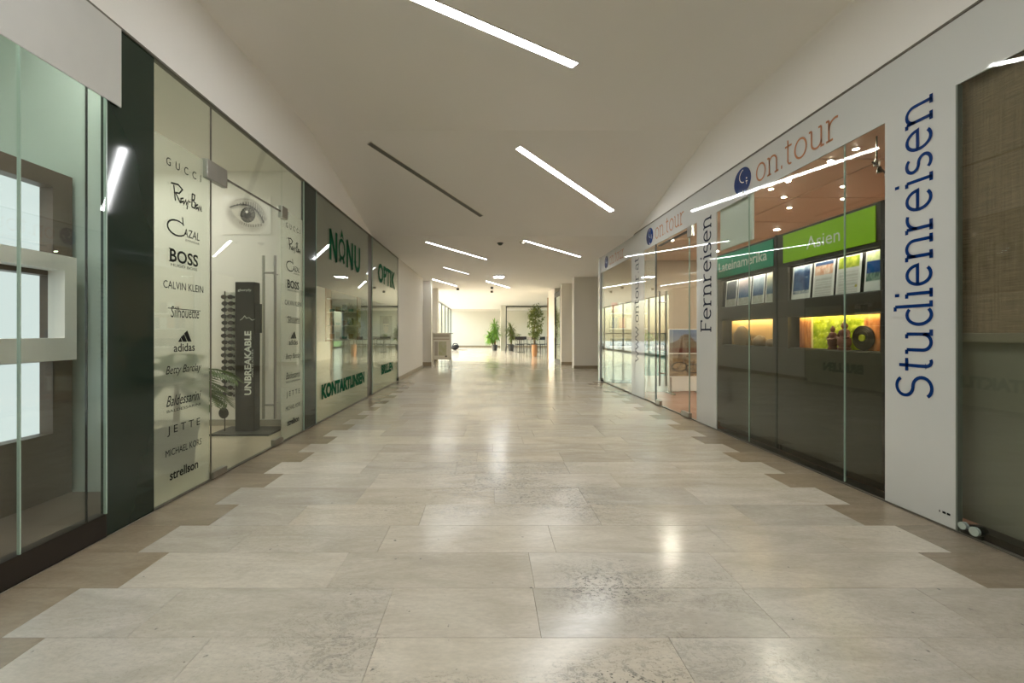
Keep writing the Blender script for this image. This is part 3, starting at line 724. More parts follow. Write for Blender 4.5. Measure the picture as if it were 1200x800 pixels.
rk = thing('sunglasses_rack', 'narrow upright rack full of sunglasses left of the black tower', 'rack', (-2.86, 4.70, 0))
part('back_strip', MB().box(-2.83, -2.785, 4.69, 4.70, .36, 1.55), M['acrylic'], rk)
part('back_board', MB().box(-2.945, -2.79, 4.712, 4.718, .36, 1.55), M['white_int'], rk)
part('rail', MB().cyl((-2.90, 4.70, .30), (-2.90, 4.70, 1.56), .006, 8), M['dark_steel'], rk)
for i in range(16): part('marker', MB().box(-2.80, -2.786, 4.686, 4.695, .40+.072*i, .425+.072*i), M['black'], rk)
part('foot', MB().cyl((-2.90, 4.70, .0), (-2.90, 4.70, .30), .006, 8).lathe([(.07, 0), (.07, .012), (.01, .02)], (-2.90, 4.70, 0), 14), M['dark_steel'], rk)
part('tag', MB().disc((-2.905, 4.685, .22), (1,0,0), (0,0,1), .055, .06, 20).disc((-2.905, 4.688, .22), (1,0,0), (0,0,-1), .055, .06, 20), M['black'], rk)
def glasses_mesh():
    mb = MB()
    for s in (-1, 1): mb.tube([(s*.034+.03*math.cos(q), 0, .021*math.sin(q)) for q in [2*PI*k/12 for k in range(13)]], .004, 5, caps=False)
    mb.tube([(-.006, 0, .008), (.006, 0, .008)], .004, 5)
    for s in (-1, 1): mb.tube([(s*.064, 0, .01), (s*.066, .07, .01), (s*.06, .12, -.012)], .003, 5)
    return mb
gp = None
for i in range(16):
    z = .43+.071*i; loc = (-2.865+.004*(i % 3), 4.68, z)
    if gp is None:
        gp = thing('sunglasses', '', 'sunglasses', loc, 'sunglasses on the rack')
        m_ = MB()
        for s in (-1, 1): m_.disc((loc[0]+s*.034, loc[1], z), (1,0,0), (0,0,1), .03, .021, 12)
        fr = glasses_mesh(); fr.v = [(x+loc[0], y+loc[1], zz+z) for x, y, zz in fr.v]
        part('frame', fr, M['black'], gp); part('lens', m_, plain('dark lens', (60, 54, 50), .1), gp); g = gp
    else: g = copy_thing(gp, loc)
    g['label'] = ('sixteenth fifteenth fourteenth thirteenth twelfth eleventh tenth ninth eighth seventh sixth fifth fourth third second topmost'.split()[i])+' pair of dark sunglasses from the top of the upright rack'
# palm behind the foil
def palm(loc, label, n, length, h, seed, kind='palm'):
    rnd = random.Random(seed); t = thing('potted_palm', label, 'plant', loc); x, y, z = loc
    part('pot', MB().lathe([(.13, 0), (.17, .3), (.18, .3), (.16, .28), (.15, .26)], loc, 20), M['pot'], t, smooth=True)
    part('soil', MB().lathe([(.155, .25), (.155, .262)], loc, 16), M['soil'], t)
    part('stem', MB().tube([(x, y, z+.25), (x+.02, y, z+h*.6), (x, y+.01, z+h)], [.03, .022, .015], 8), M['bark'], t)
    for i in range(n):
        a = 2*PI*i/n+rnd.uniform(-.3, .3); el = rnd.uniform(.15, 1.25); mb = MB(); p = Vector((x, y, z+h*rnd.uniform(.8, 1))); d = Vector((math.cos(a)*math.cos(el), math.sin(a)*math.cos(el), math.sin(el)))
        pts = [p]; L_ = length*rnd.uniform(.8, 1.1)
        for k in range(10): d = (d+Vector((0,0,-.13))).normalized(); pts.append(pts[-1]+d*L_/10)
        mb.tube(pts, [.006-.0004*k for k in range(11)], 5)
        for k in range(2, 11):
            for q in (0, .5):
                if k+q > 10: continue
                b = pts[k] if q == 0 else (pts[k]+pts[min(k+1, 10)])/2
                t_ = (pts[k]-pts[k-1]).normalized(); s_ = t_.cross(Vector((0,0,1))).normalized()
                for sg in (-1, 1):
                    l = .24*(1-abs(k-5)/9); e = b+(t_*.6+s_*sg).normalized()*l+Vector((0,0,-.25*l)); m_ = (b+e)/2+Vector((0,0,.04*l)); w = t_*.014
                    mb.quad([b, m_+w, e, m_-w])
        part('frond', mb, M['leaf_palm'], t)
    return t
palm((-2.60, 3.54, 0), 'potted palm with feathery fronds behind the frosted brand panel', 14, .48, .76, 4)
# shelf and portrait at the far end of the shop
sh = thing('display_shelf', 'white wall shelf with eyewear seen through the big green lettered window', 'shelf', (-3.2, 9.55, 0))
mb = MB().box(-3.6, -3.57, 9.42, 9.73, 0, 2.2).box(-2.9, -2.87, 9.42, 9.73, 0, 2.2); part('side', mb, M['wood_brown'], sh)
for z in (.6, .95, 1.25, 1.55, 1.85): part('board', MB().box(-3.57, -2.9, 9.44, 9.73, z, z+.02), M['white_int'], sh)
i = 0
for z in (.97, 1.27, 1.57):
    for x in (-3.48, -3.34, -3.20, -3.06):
        i += 1; b = part('eyewear_case', MB().bbox(x-.045, x+.045, 9.48, 9.56, z, z+.06+.05*((i*7) % 3), .006), M[('teal', 'wood_brown', 'black')[i % 3]])
        tag(b, ('first second third fourth'.split()[(i-1) % 4])+' eyewear case from the left on the '+('lower middle upper'.split()[(i-1)//4])+' board of the optician shelf', 'case', 'cases on the optician shelf')
def face(u, v):
    c = mixc((196, 190, 176), (150, 146, 134), v); x, y = (u-.5)*2, (v-.55)*2.4
    if (x/.48)**2+(y/.75)**2 < 1: c = (214, 196, 176)
    if (x/.55)**2+((y-.45)/.55)**2 < 1 and y > .25: c = (92, 74, 58)
    if abs(y-.05) < .06 and .12 < abs(x) < .34: c = (60, 56, 52)
    if v < .16: c = (120, 118, 110)
    return c
pt = thing('portrait_poster', 'pale portrait poster on the end wall behind the last optician window', 'poster', (-2.32, 9.72, 1.2))
picture('print', flat((1,0,0), (0,0,1), (-2.46, 9.724, .98)), .26, .5, 24, 40, face, pt)
part('board', MB().box(-2.47, -2.19, 9.726, 9.738, .97, 1.49), M['grey_front'], pt)

# ================================================================== RIGHT FRONT: TRAVEL SHOP
struct('wall_right', MB().box(7.1, 7.2, -3, 9.85, 0, 3.4).box(WR+.05, 7.1, 9.72, 9.8, 0, 3.4), plain('travel wall', (184, 166, 144), .7), 'cream inner walls of the travel shop')
struct('wall_right', MB().box(WR, WR+.3, -6, .35, 0, TR), M['wall'], 'plain right wall behind the viewer')
cs = setting('ceiling', 'salmon panelled ceiling inside the travel shop')
for i in range(4):
    for j in range(8):
        x0, y0 = WR+.06+1.1*i, .6+1.15*j
        part('panel', MB().box(x0+.012, min(x0+1.088, 7.1), y0+.012, min(y0+1.138, 9.72), 2.75, 2.77), M['salmon'], cs)
part('backing', MB().box(WR+.03, 7.1, -.5, 9.75, 2.772, 2.82), plain('ceiling backing', (96, 66, 48), .7), cs)
struct('trim_7', MB().box(WR-.012, WR+.03, -3, 9.78, TR-.012, TR+.002), M['trim'], 'thin dark top rail along the right shop fronts')
struct('trim_8', MB().box(WR-.008, WR+.03, .3, 9.78, 0, .01), M['trim'], 'thin dark floor rail under the right shop fronts')
# header band with logos
hd = setting('trim_9', 'glossy white header band over the right shop fronts with copper lettering')
part('band', MB().box(WR-.005, WR+.006, .3, 9.77, 2.47, TR-.012), M['white_panel'], hd)
def logo(y):
    mp = right_wall(y, 2.645, .0015); mb = MB(); mb.quad([mp(.145*math.cos(2*PI*k/32), .135*math.sin(2*PI*k/32)) for k in range(32)])
    part('emblem', mb, M['blue_ink'], hd)
    mp = right_wall(y, 2.645, .003); mb = MB(); ribbon(mb, arc(.03, .045, .075, .065, 100, 270, 14), .009, mp)
    ribbon(mb, [(.06,-.02),(.09,-.025)], .008, mp); ribbon(mb, [(.075,-.02),(.072,-.055)], .006, mp); mb.quad([mp(.065,.0), mp(.082,.0), mp(.082,.014), mp(.065,.014)])
    mb.quad([mp(-.01,-.13), mp(.03,-.13), mp(.012,-.095)]); part('emblem', mb, M['white_ink'], hd)
    mb = MB(); slab(mb, 'on.tour', right_wall(y-.21, 2.55, .002), .99, .165, .017); part('lettering', mb, M['orange_ink'], hd)
for y in (4.345, 6.835, 9.335): logo(y)
# panels between the panes
def upright(n, a, b, label): 
    w = setting(n, label); part('panel', MB().box(WR-.005, WR+.006, a, b, .01, 2.47), M['white_panel'], w); return w
w = upright('trim_10', R(1121), R(1038), 'white upright panel with a long blue word reading upwards, nearest on the right')
mb = MB(); slab(mb, 'Studienreisen', up_right(R(1094)+.002, .69, .0015), 1.82, .155, .020); part('lettering', mb, M['blue_ink'], w)
mb = MB(); mpx = right_wall(R(1102), .075, .002)
for u, a_ in ((0, .006), (.018, .018), (.042, .018)): mb.quad([mpx(u, 0), mpx(u+a_, 0), mpx(u+a_, .012), mpx(u, .012)])
part('lettering', mb, M['black_ink'], w, 'tiny dark imprint')
part('glass_edge', MB().box(WR-.008, WR+.02, R(1121)-.012, R(1121)-.002, .01, 2.47), plain('grey glass edge', (112, 118, 108), .3), w)
w = upright('trim_11', R(840), R(817), 'white upright panel with a dark word reading upwards, before the travel shop door')
mb = MB(); slab(mb, 'Fernreisen', up_right(R(834), 1.10, .0015), 1.385, .170, .022); part('lettering', mb, M['navy_ink'], w)
w = upright('trim_12', 7.09, R(740.3), 'far white upright panel with the web address reading upwards')
mb = MB(); slab(mb, 'www.ontour.at', up_right(7.34, .59, .0015), 1.83, .15, .018); part('lettering', mb, M['navy_ink'], w)
# panes
w = setting('window_8', 'nearest right shop window with a brown blind behind it')
pane(w, WR, .35, R(1121)-.02, .02, 2.47)
part('sill', MB().box(WR+.01, WR+.10, .35, 2.34, .0, .05), M['kick'], w)
part('back_panel', MB().box(WR+.10, WR+.12, .35, 2.50, .05, 1.06), plain('grey green panel', (116, 112, 98), .5), w)
mb = MB()
part('blind', MB().box(WR+.06, WR+.065, .35, 2.44, 1.10, 2.75), M['blind'], w, 'brown woven roller blind')
part('bottom_rail', MB().bbox(WR+.045, WR+.08, .35, 2.44, 1.05, 1.10, .006), plain('blind rail', (120, 112, 94), .4), w)
cl = thing('glass_clamp', 'round silver clamp at the foot of the nearest right window', 'clamp', (WR+.04, 2.24, .02))
part('body', MB().cyl((WR-.008, 2.262, .048), (WR+.03, 2.262, .048), .026, 18), M['dark_steel'], cl)
part('cap', MB().cyl((WR-.022, 2.262, .048), (WR-.008, 2.262, .048), .024, 20), M['clamp_face'], cl)
part('cap', MB().cyl((WR-.026, 2.315, .055), (WR-.006, 2.315, .055), .020, 20), M['clamp_face'], cl)
part('foot', MB().box(WR-.006, WR+.03, 2.24, 2.34, .01, .03), M['dark_steel'], cl)
w = setting('window_9', 'clear shop window before the lime and teal travel cabinets')
for a, b in ((R(1038), R(990)), (R(990), R(878)), (R(878), R(840))): pane(w, WR, a, b, .02, 2.47)
for px in (990, 878): part('joint', MB().box(WR-.006, WR+.006, R(px)-.0018, R(px)+.0018, .02, 2.47), M['glass_edge'], w)
part('white_board', MB().box(WR+.03, WR+.05, R(878), R(841), 2.03, 2.74), plain('white hanging board', (208, 214, 206), .4), w, 'white board hanging behind the glass')
part('sill', MB().box(WR+.006, WR+.12, R(1038), R(840), 0, .012), M['kick'], w)
# cabinets
X2 = 2.72
def cabinet(y0, y1, a0, a1, sign, word, uw, u0, lab):
    """y0..y1 width, a0..a1 the openings"""
    t = thing('display_cabinet', lab, 'cabinet', ((X2+3.05)/2, (y0+y1)/2, 0)); g = .006
    mb = MB().box(X2, 3.05, y0+g, y0+g+.025, .06, 2.015).box(X2, 3.05, y1-g-.025, y1-g, .06, 2.015).box(3.03, 3.05, y0+g, y1-g, .06, 2.015).box(X2, 3.05, y0+g, y1-g, 1.99, 2.015)
    for z in (.955, 1.29, 1.385, 1.745): mb.box(X2+.01, 3.03, y0+g, y1-g, z, z+.012)
    part('body', mb, M['cabinet_dark'], t)
    part('lower_panel', MB().bbox(X2-.012, X2+.006, y0+g, y1-g, .065, .962, .003), M['cabinet'], t)
    part('middle_panel', MB().bbox(X2-.012, X2+.006, y0+g, y1-g, 1.245, 1.392, .003), M['cabinet'], t)
    for sa, sb_ in ((a1, y1-g), (y0+g, a0)):
        for za, zb in ((.962, 1.245), (1.392, 1.70)): part('stile', MB().box(X2-.012, X2+.006, sa, sb_, za, zb), M['cabinet'], t)
    part('kick', MB().box(X2+.03, X2+.05, y0+g, y1-g, 0.0, .06), M['kick'], t)
    part('fascia', MB().bbox(X2-.014, X2+.006, y0+g, y1-g, 1.70, 2.01, .003), M['cabinet_dark'], t)
    s = part('sign', MB().bbox(X2-.022, X2-.013, a0+.03 if sign == 'sign_green' else y0+.03, a1+.05 if sign == 'sign_green' else y1-.02, 1.735, 1.99, .002), M[sign], t, 'lime green sign board' if sign == 'sign_green' else 'teal green sign board')
    mb = MB(); text(mb, word, flat((0,-1,0), (0,0,1), (X2-.024, u0, 1.805)), 0, 0, uw, .105, .002 if sign == 'sign_green' else .012); part('lettering', mb, M['white_ink'], s)
    part('niche_light', MB().box(X2+.03, X2+.05, a0, a1, 1.278, 1.286), M['led'], t, 'warm light strip over the niche')
    part('brochure_light', MB().box(X2+.010, X2+.030, a0, a1, 1.725, 1.735), M['led_white'], t, 'white light strip over the brochures')
    part('brochure_back', MB().box(X2+.05, X2+.06, y0+.03, y1-.03, 1.397, 1.695), M['cabinet_dark'], t)
    part('brochure_ledge', MB().box(X2-.006, X2+.05, a0, a1, 1.392, 1.398), M['acrylic'], t)
    return t
ca = cabinet(2.93, 4.0, 2.945, 3.855, 'sign_green', 'Asien', .345, 3.615, 'tall dark display cabinet with a lime green sign')
cb = cabinet(4.012, 5.07, 4.06, 4.93, 'sign_teal', 'Lateinamerika', .86, 4.985, 'tall dark display cabinet with a teal green sign')
part('divider', MB().box(X2-.02, X2+.0, 3.99, 4.018, .02, 2.015), M['black'], ca)
# backdrops of the niches
def jungle(u, v):
    n = fbm(u*26, v*9, 3); f = fbm(u*60, v*20, 8)
    c = mixc((96, 120, 20), (206, 216, 60), n*1.4-.2); c = mixc(c, (246, 240, 150), sst(.62, .8, f)*.8*sst(0, 1, v+.4))
    w_ = fbm(u*70, v*3, 5); red = mixc((120, 62, 34), (226, 160, 104), w_)
    if u < .17 or u > .70: c = red
    if u > .145 and u < .175: c = (224, 206, 150)
    return mixc(c, (255, 226, 120), sst(.8, 1, v)*.6)  # yellow top: glow of the niche light painted into the picture
def desert(u, v):
    n = fbm(u*7, v*6, 11); c = mixc((230, 186, 124), (168, 138, 100), 1-v)
    h = .42+.22*math.sin(u*5+.6)+.2*n-.15
    if v < h: c = mixc((110, 86, 58), (206, 180, 140), fbm(u*12, v*14, 6))
    return mixc(c, (255, 222, 150), sst(.75, 1, v)*.7)  # warm pale top is painted-in glow from the strip above
picture('backdrop', flat((0,-1,0), (0,0,1), (X2+.105, 3.87, .968)), .94, .27, 90, 26, jungle, ca, 'printed jungle backdrop of the niche')
picture('backdrop', flat((0,-1,0), (0,0,1), (X2+.105, 4.945, .968)), .90, .27, 90, 26, desert, cb, 'printed rocky landscape backdrop of the niche')
# statuettes and disc
def statuette(y, h, s, label):
    t = thing('statuette', label, 'figurine', (X2+.05, y, .967)); x = X2+.05; z = .967
    part('plinth', MB().lathe([(.034*s, 0), (.034*s, .018), (.026*s, .022)], (x, y, z), 14), M['statue'], t)
    part('body', MB().lathe([(.026*s, .02), (.036*s, .05), (.033*s, .085), (.022*s, h*.5), (.029*s, h*.60), (.024*s, h*.70), (.011*s, h*.74), (.012*s, h*.77)], (x, y, z), 14), M['statue'], t, smooth=True)
    part('head', MB().lathe([(.010*s, h*.76), (.018*s, h*.82), (.017*s, h*.9), (.009*s, h*.95), (.005*s, h)], (x, y, z), 14), M['statue'], t, smooth=True)
    for sg in (-1, 1): part('arm', MB().tube([(x, y+sg*.028*s, z+h*.64), (x-.012, y+sg*.040*s, z+h*.45), (x-.030, y+sg*.012*s, z+h*.40)], [.009*s, .008*s, .006*s], 7), M['statue'], t)
statuette(3.43, .19, 1.0, 'smaller brown carved figurine, left one in the jungle niche')
statuette(3.317, .22, 1.3, 'taller brown carved figurine beside the dark disc')
dk = thing('round_disc', 'dark round disc with a lime centre standing in the jungle niche', 'ornament', (X2+.085, 3.19, .967))
mb = MB(); cx_ = X2+.085
mb.tube([(cx_-.006, 3.19, 1.063), (cx_+.006, 3.19, 1.063)], .092, 40); part('plate', mb, plain('dark ribbed disc', (44, 36, 30), .4), dk)
for r_ in (.08, .065, .05): part('rib', MB().tube([(cx_-.007, 3.19+r_*math.cos(q), 1.063+r_*math.sin(q)) for q in [2*PI*k/32 for k in range(33)]], .002, 5, caps=False), M['cabinet'], dk)
part('hub', MB().tube([(cx_-.014, 3.19, 1.063), (cx_, 3.19, 1.063)], .025, 24), M['gold'], dk)
part('foot', MB().box(cx_-.03, cx_+.015, 3.16, 3.22, .967, .972), M['cabinet_dark'], dk)
def rock(y, x, rx, ry, rz, seed, label):
    bm = bmesh.new(); bmesh.ops.create_icosphere(bm, subdivisions=3, radius=1); 
    for v in bm.verts:
        n = v.co.normalized(); k = .8+.4*fbm(n.x*2+seed, n.y*2+n.z*2, seed); v.co = Vector((x+n.x*rx*k, y+n.y*ry*k, .967+rz*.55+max(-.55*rz, n.z*rz*k)))
    mb = MB(); mb.add_bm(bm); bm.free(); o = part('rock', mb, M['rock'], None, smooth=True); tag(o, label, 'rock')
rock(4.66, X2+.055, .045, .13, .13, 2, 'largest brown rock, left in the rocky niche under the teal sign')
rock(4.36, X2+.05, .04, .10, .07, 5, 'middle low brown rock in the rocky niche under the teal sign')
rock(4.16, X2+.045, .035, .08, .05, 9, 'small dark brown rock, right in the rocky niche under the teal sign')
# brochures
def sea(top, low, kind):
    def fn(u, v):
        if kind == 'storm':
            c = mixc((22, 44, 84), (70, 110, 150), fbm(u*4, v*5, 2)); c = mixc(c, (214, 224, 226), sst(.75, .95, v)*fbm(u*5, v*6, 7)*1.3)
            if v < .26: c = (214, 214, 206) if v < .16 else mixc((40, 60, 90), (210, 210, 200), fbm(u*14, v*10, 4)*1.2)
        elif kind == 'town':
            c = (206, 204, 196) if v < .62 else mixc((196, 120, 84), (236, 220, 200), fbm(u*11, v*9, 3)*1.3-.1)
            if v > .88: c = (64, 84, 120)
            if v < .56 and (int(v*34) % 2) and .1 < u < .9: c = (184, 182, 174)
        elif kind == 'meadow':
            c = (208, 206, 198) if v < .70 else mixc((110, 140, 30), (232, 226, 90), fbm(u*9, v*9, 6)*1.3-.1)
            if v < .6 and (int(v*34) % 2) and .1 < u < .9: c = (188, 186, 178)
            if math.hypot((u-.84), (v-.18)*1.3) < .06: c = (170, 160, 70)
        elif kind == 'bay':
            c = mixc((18, 56, 112), (36, 84, 140), fbm(u*3, v*6, 1)); 
            if v > .76: c = mixc((180, 200, 120), (240, 236, 190), fbm(u*8, v*7, 5)*1.3)
            if .24 < v < .45: c = mixc((30, 60, 60), (150, 170, 150), fbm(u*16, v*10, 9)*1.2)
            if v < .24: c = (210, 212, 206)
        else:
            c = mixc(low, top, sst(.1, .9, v)+.25*(fbm(u*6, v*7, len(kind))-.5))
            if v < .28: c = mixc((206, 206, 198), (120, 118, 100), fbm(u*9, v*9, 12)*.7)
        if u < .05 or u > .95 or v < .03 or v > .975: c = (226, 226, 218)
        return c
    return fn
def brochure(y1, y0, kind, label, top=(0,0,0), low=(0,0,0)):
    """y1 = far (left) edge"""
    z0 = 1.399; h = .290; x = X2+.014; th = math.radians(4)
    t = thing('brochure', label, 'brochure', (x, (y0+y1)/2, z0), 'travel brochures in the lit racks')
    mp = flat((0,-1,0), (math.sin(th), 0, math.cos(th)), (x, y1, z0)); wd = y1-y0
    picture('cover', lambda u, v: mp(u, v, .0012), wd, h, 22, 30, sea(top, low, kind), t)
    mb = MB(); q = [mp(0,0), mp(wd,0), mp(wd,h), mp(0,h)]; r2 = [mp(0,0,-.004), mp(wd,0,-.004), mp(wd,h,-.004), mp(0,h,-.004)]
    mb.quad(q); mb.quad(r2[::-1])
    for k in range(4): mb.quad([q[k], r2[k], r2[(k+1) % 4], q[(k+1) % 4]])
    part('pages', mb, M['paper'], t)
def dA(px): return X2*500/(px-572)
for (a, b), kd, lb_ in zip(((925.5, 947), (950, 974), (977, 1005), (1010, 1034)), ('storm', 'town', 'meadow', 'bay'),
        ('dark blue brochure with clouds, first from the left under the lime sign', 'pale brochure with a reddish town picture on its top edge', 'pale brochure with a yellow green meadow on its top edge', 'deep blue bay brochure, last on the right under the lime sign')):
    brochure(dA(a), dA(b), kd, lb_)
for (a, b), kd, lb_, tp, lw in zip(((848.5, 861), (862.5, 877), (879, 893), (895, 907)), ('d1', 'd22', 'd333', 'd4444'),
        ('grey blue brochure, first from the left under the teal sign', 'brochure with a pink evening sky, second under the teal sign', 'navy and white coast brochure, third under the teal sign', 'brochure with a pale yellow sky, rightmost under the teal sign'),
        ((120,120,120), (220,200,196), (206,216,220), (226,216,180)), ((30,50,80), (44,84,130), (24,50,96), (36,70,110))):
    brochure(dA(a), dA(b), kd, lb_, tp, lw)
# shop ceiling lamps
DL = {903.7: 'fourth downlight from the right along the salmon ceiling front row', 923.7: 'third downlight from the right along the salmon ceiling front row', 973: 'second downlight from the right along the salmon ceiling front row', 1003: 'first downlight from the right along the salmon ceiling front row', 918.7: 'left downlight, upper of two over the teal sign', 925: 'left downlight, lower one over the gap of the two signs', 988: 'right downlight, upper of two at the glass joint', 988.1: 'right downlight, lower of two at the glass joint'}
for px, py in ((903.7,221), (923.7,211.7), (973,188), (1003,174), (918.7,230.5), (925,243), (988,218), (988.1,232.5)):
    d_ = 1.65*500/(390-py); downlight((px-572)*d_/500, d_, 2.75, 'down', .022, DL[px], None, 'steel')
for k, (x, y) in enumerate(((3.26, 6.2), (3.26, 7.6), (4.6, 6.8), (5.6, 3.5), (4.6, 8.6), (4.8, 2.2))): downlight(x, y, 2.75, 'down', .04, ('downlight behind the top of the travel shop door', 'downlight over the teal counter', 'downlight deep in the travel shop, middle', 'downlight deep in the travel shop behind the cabinets', 'downlight deep in the travel shop, far end', 'downlight behind the brown blind')[k], None, 'steel')
tr = thing('track_spotlight', 'black track with small spotlights under the salmon ceiling', 'lamp', (3.45, 3.7, 2.55))
part('track', MB().tube([(3.2, 3.55, 2.52), (3.5, 3.75, 2.50), (3.8, 3.9, 2.52)], .008, 8), M['black'], tr)
for q in (.2, .45, .8): part('spot', MB().lathe([(.012, 0), (.022, -.05)], (3.2+.6*q, 3.55+.35*q, 2.51), 10), M['dark_steel'], tr)
part('rod', MB().cyl((3.26, 3.58, 2.51), (3.26, 3.58, 2.75), .006, 8), M['dark_steel'], tr)
part('head', MB().lathe([(.008, .03), (.024, 0), (.02, -.03)], (3.26, 3.58, 2.53), 14), M['steel'], tr)
# glass door of the travel shop
ya, yb = R(817), R(768.8); w = setting('door_3', 'frameless glass door of the travel shop', (WR, (ya+yb)/2, 0))
pane(w, WR, R(808), yb-.006, .015, 2.42, 'leaf')
part('transom', MB().box(WR-.005, WR+.005, R(808), yb-.006, 2.43, 2.469), M['glass'], w)
pane(w, WR, ya+.002, R(808)-.004, .02, 2.469, 'side_light')
part('jamb', MB().box(WR-.008, WR+.012, yb-.008, yb+.02, .01, 2.469), M['dark_steel'], w)
part('door_edge', MB().box(WR-.006, WR+.006, R(808)-.006, R(808)+.006, .015, 2.469), M['glass_edge'], w)
part('closer', MB().box(WR-.01, WR+.03, R(806), R(772), 2.415, 2.432), M['dark_steel'], w)
part('hinge', MB().bbox(WR-.022, WR+.022, R(812), R(807), 2.33, 2.47, .004), M['steel'], w)
part('hinge', MB().bbox(WR-.022, WR+.022, R(809), R(800), .012, .07, .004), M['steel'], w)
part('hinge', MB().bbox(WR-.022, WR+.022, R(774.5), R(770), .012, .08, .004), M['steel'], w)
yh = R(777); mb = MB()
for s in (-1, 1):
    x = WR+s*.05; mb.tube([(x, yh, .315), (x, yh, 1.72)], .0125, 10)
for z in (.5, 1.56): mb.cyl((WR-.05, yh, z), (WR+.05, yh, z), .009, 8); mb.cyl((WR-.008, yh, z), (WR-.008, yh+.17, z), .006, 8)
part('handle', mb, M['steel'], w, 'long vertical steel handle', True)
w = setting('window_10', 'far clear windows of the travel shop beyond its door')
pane(w, WR, yb+.02, 7.09, .02, 2.47); pane(w, WR, R(740.3), 9.76, .02, 2.47)
part('foil', MB().quad([(WR+.02, yb+.04, .03), (WR+.02, yb+.04, 2.46), (WR+.02, 7.08, 2.46), (WR+.02, 7.08, .03)]), film('half clear foil', (214, 214, 206), .72), w, 'half clear white foil')
part('glass_edge', MB().box(WR-.007, WR+.007, 9.755, 9.768, .01, 2.47), M['seal'], w)
part('clamp', MB().cyl((WR-.03, 9.73, .04), (WR+.03, 9.73, .04), .035, 12), M['dark_steel'], w)
# furniture seen through it
sb = thing('sideboard', 'low grey sideboard at the end wall of the travel shop', 'sideboard', (3.1, 9.5, 0))
part('body', MB().bbox(2.72, 3.75, 9.3, 9.7, .08, .78, .004), M['grey_front'], sb); part('top', MB().bbox(2.70, 3.77, 9.28, 9.71, .78, .81, .004), M['white_int'], sb)
for k in range(2): part('door', MB().bbox(2.73+.51*k, 3.23+.51*k, 9.285, 9.30, .10, .76, .003), M['grey_front'], sb)
part('plinth', MB().box(2.75, 3.72, 9.34, 9.68, 0, .08), M['black'], sb)
def monitor(x, y, z, label, w=.34):
    t = thing('monitor', label, 'monitor', (x, y, z))
    part('foot', MB().lathe([(.09, 0), (.09, .012), (.02, .018)], (x, y, z), 16), M['black'], t); part('neck', MB().box(x-.02, x+.02, y-.01, y+.01, z+.014, z+.14), M['black'], t)
    part('screen', MB().bbox(x-w/2, x+w/2, y-.02, y+.012, z+.10, z+.34, .006), M['screen'], t)
for k, x in enumerate((2.86, 3.16, 3.46)):
    t = part('printer_box', MB().bbox(x-.12, x+.12, 9.35, 9.6, .81, .81+.17, .015), M['screen']); tag(t, ('dark office box on the grey sideboard, nearest the glass', 'dark office box in the middle of the grey sideboard', 'dark office box on the grey sideboard, farthest from the glass')[k], 'box')
wp = thing('wall_shelf', 'wall shelf with travel catalogues over the grey sideboard', 'shelf', (3.15, 9.65, 1.1))
for z in (1.18, 1.52): part('board', MB().box(2.75, 3.55, 9.5, 9.72, z, z+.025), M['white_int'], wp)
part('bracket', MB().box(2.76, 2.78, 9.55, 9.72, 1.14, 1.6), M['dark_steel'], wp)
def pamph(k):
    x = 2.84+.17*(k % 4); z = (1.205, 1.545)[k//4]; c = ((60,80,120), (206,150,130), (220,220,214), (70,120,120), (200,120,100), (224,220,210), (60,70,90), (150,160,110))[k]
    o = part('catalogue', MB().bbox(x-.07, x+.07, 9.60, 9.615, z, z+.24, .002), plain('catalogue cover', c, .35, 0, .4, .25, 14)); tag(o, ('dark blue', 'pink', 'white', 'teal', 'red', 'cream', 'navy', 'olive')[k]+' travel catalogue on the '+('lower', 'upper')[k//4]+' wall shelf over the grey sideboard', 'catalogue', 'catalogues on the wall shelf')
for k in range(8): pamph(k)
ct = thing('counter', 'teal reception counter with white foot behind the travel shop door', 'counter', (3.3, 8.3, 0))
part('front', MB().bbox(2.95, 3.62, 8.0, 8.05, .3, .72, .004), M['teal'], ct); part('base', MB().bbox(2.95, 3.62, 8.02, 8.5, 0, .3, .004), M['white_int'], ct)
part('top', MB().bbox(2.90, 3.68, 7.97, 8.55, .72, .76, .006), M['teal'], ct); part('side', MB().box(3.60, 3.62, 8.05, 8.5, .3, .72), M['teal'], ct)
monitor(3.44, 8.3, .76, 'dark computer screen on the teal counter')
cp = thing('counter_plant', 'bushy green plant on the teal counter', 'plant', (3.08, 8.22, .76))
part('pot', MB().lathe([(.06, 0), (.08, .1), (.085, .1), (.07, .09)], (3.08, 8.22, .76), 16), M['white_int'], cp)
mb = MB(); leaf_cloud(mb, (3.08, 8.22, .98), .12, .14, .13, 200, .10, random.Random(5)); part('foliage', mb, M['leaf'], cp)
def bikes(u, v):
    c = mixc((70, 52, 40), (196, 168, 128), fbm(u*5, v*6, 21)*1.2-.1)
    for cx, cyy in ((.30, .42), (.72, .34)):
        d_ = math.hypot(u-cx, (v-cyy)*1.1)
        if abs(d_-.22) < .025: c = (34, 28, 24)
    if v > .8: c = mixc(c, (120, 110, 96), .6)
    return c
def peak(u, v):
    c = mixc((170, 166, 160), (96, 116, 150), v); h = .35+.4*math.exp(-((u-.5)/.25)**2)+.12*fbm(u*8, 3, 30)
    if v < h: c = mixc((74, 60, 52), (140, 120, 100), fbm(u*9, v*9, 31))
    if v < .2: c = (96, 52, 40)
    return c
pb = thing('poster_board', 'standing board with a mountain poster over a bicycle poster behind the travel shop door', 'poster board', (3.58, 7.75, 0))
part('board', MB().bbox(3.26, 3.90, 7.72, 7.75, .05, 1.17, .003), M['white_int'], pb)
mpp = flat((1,0,0), (0,0,1), (3.28, 7.718, .74)); picture('poster', mpp, .60, .42, 30, 22, peak, pb, 'mountain poster')
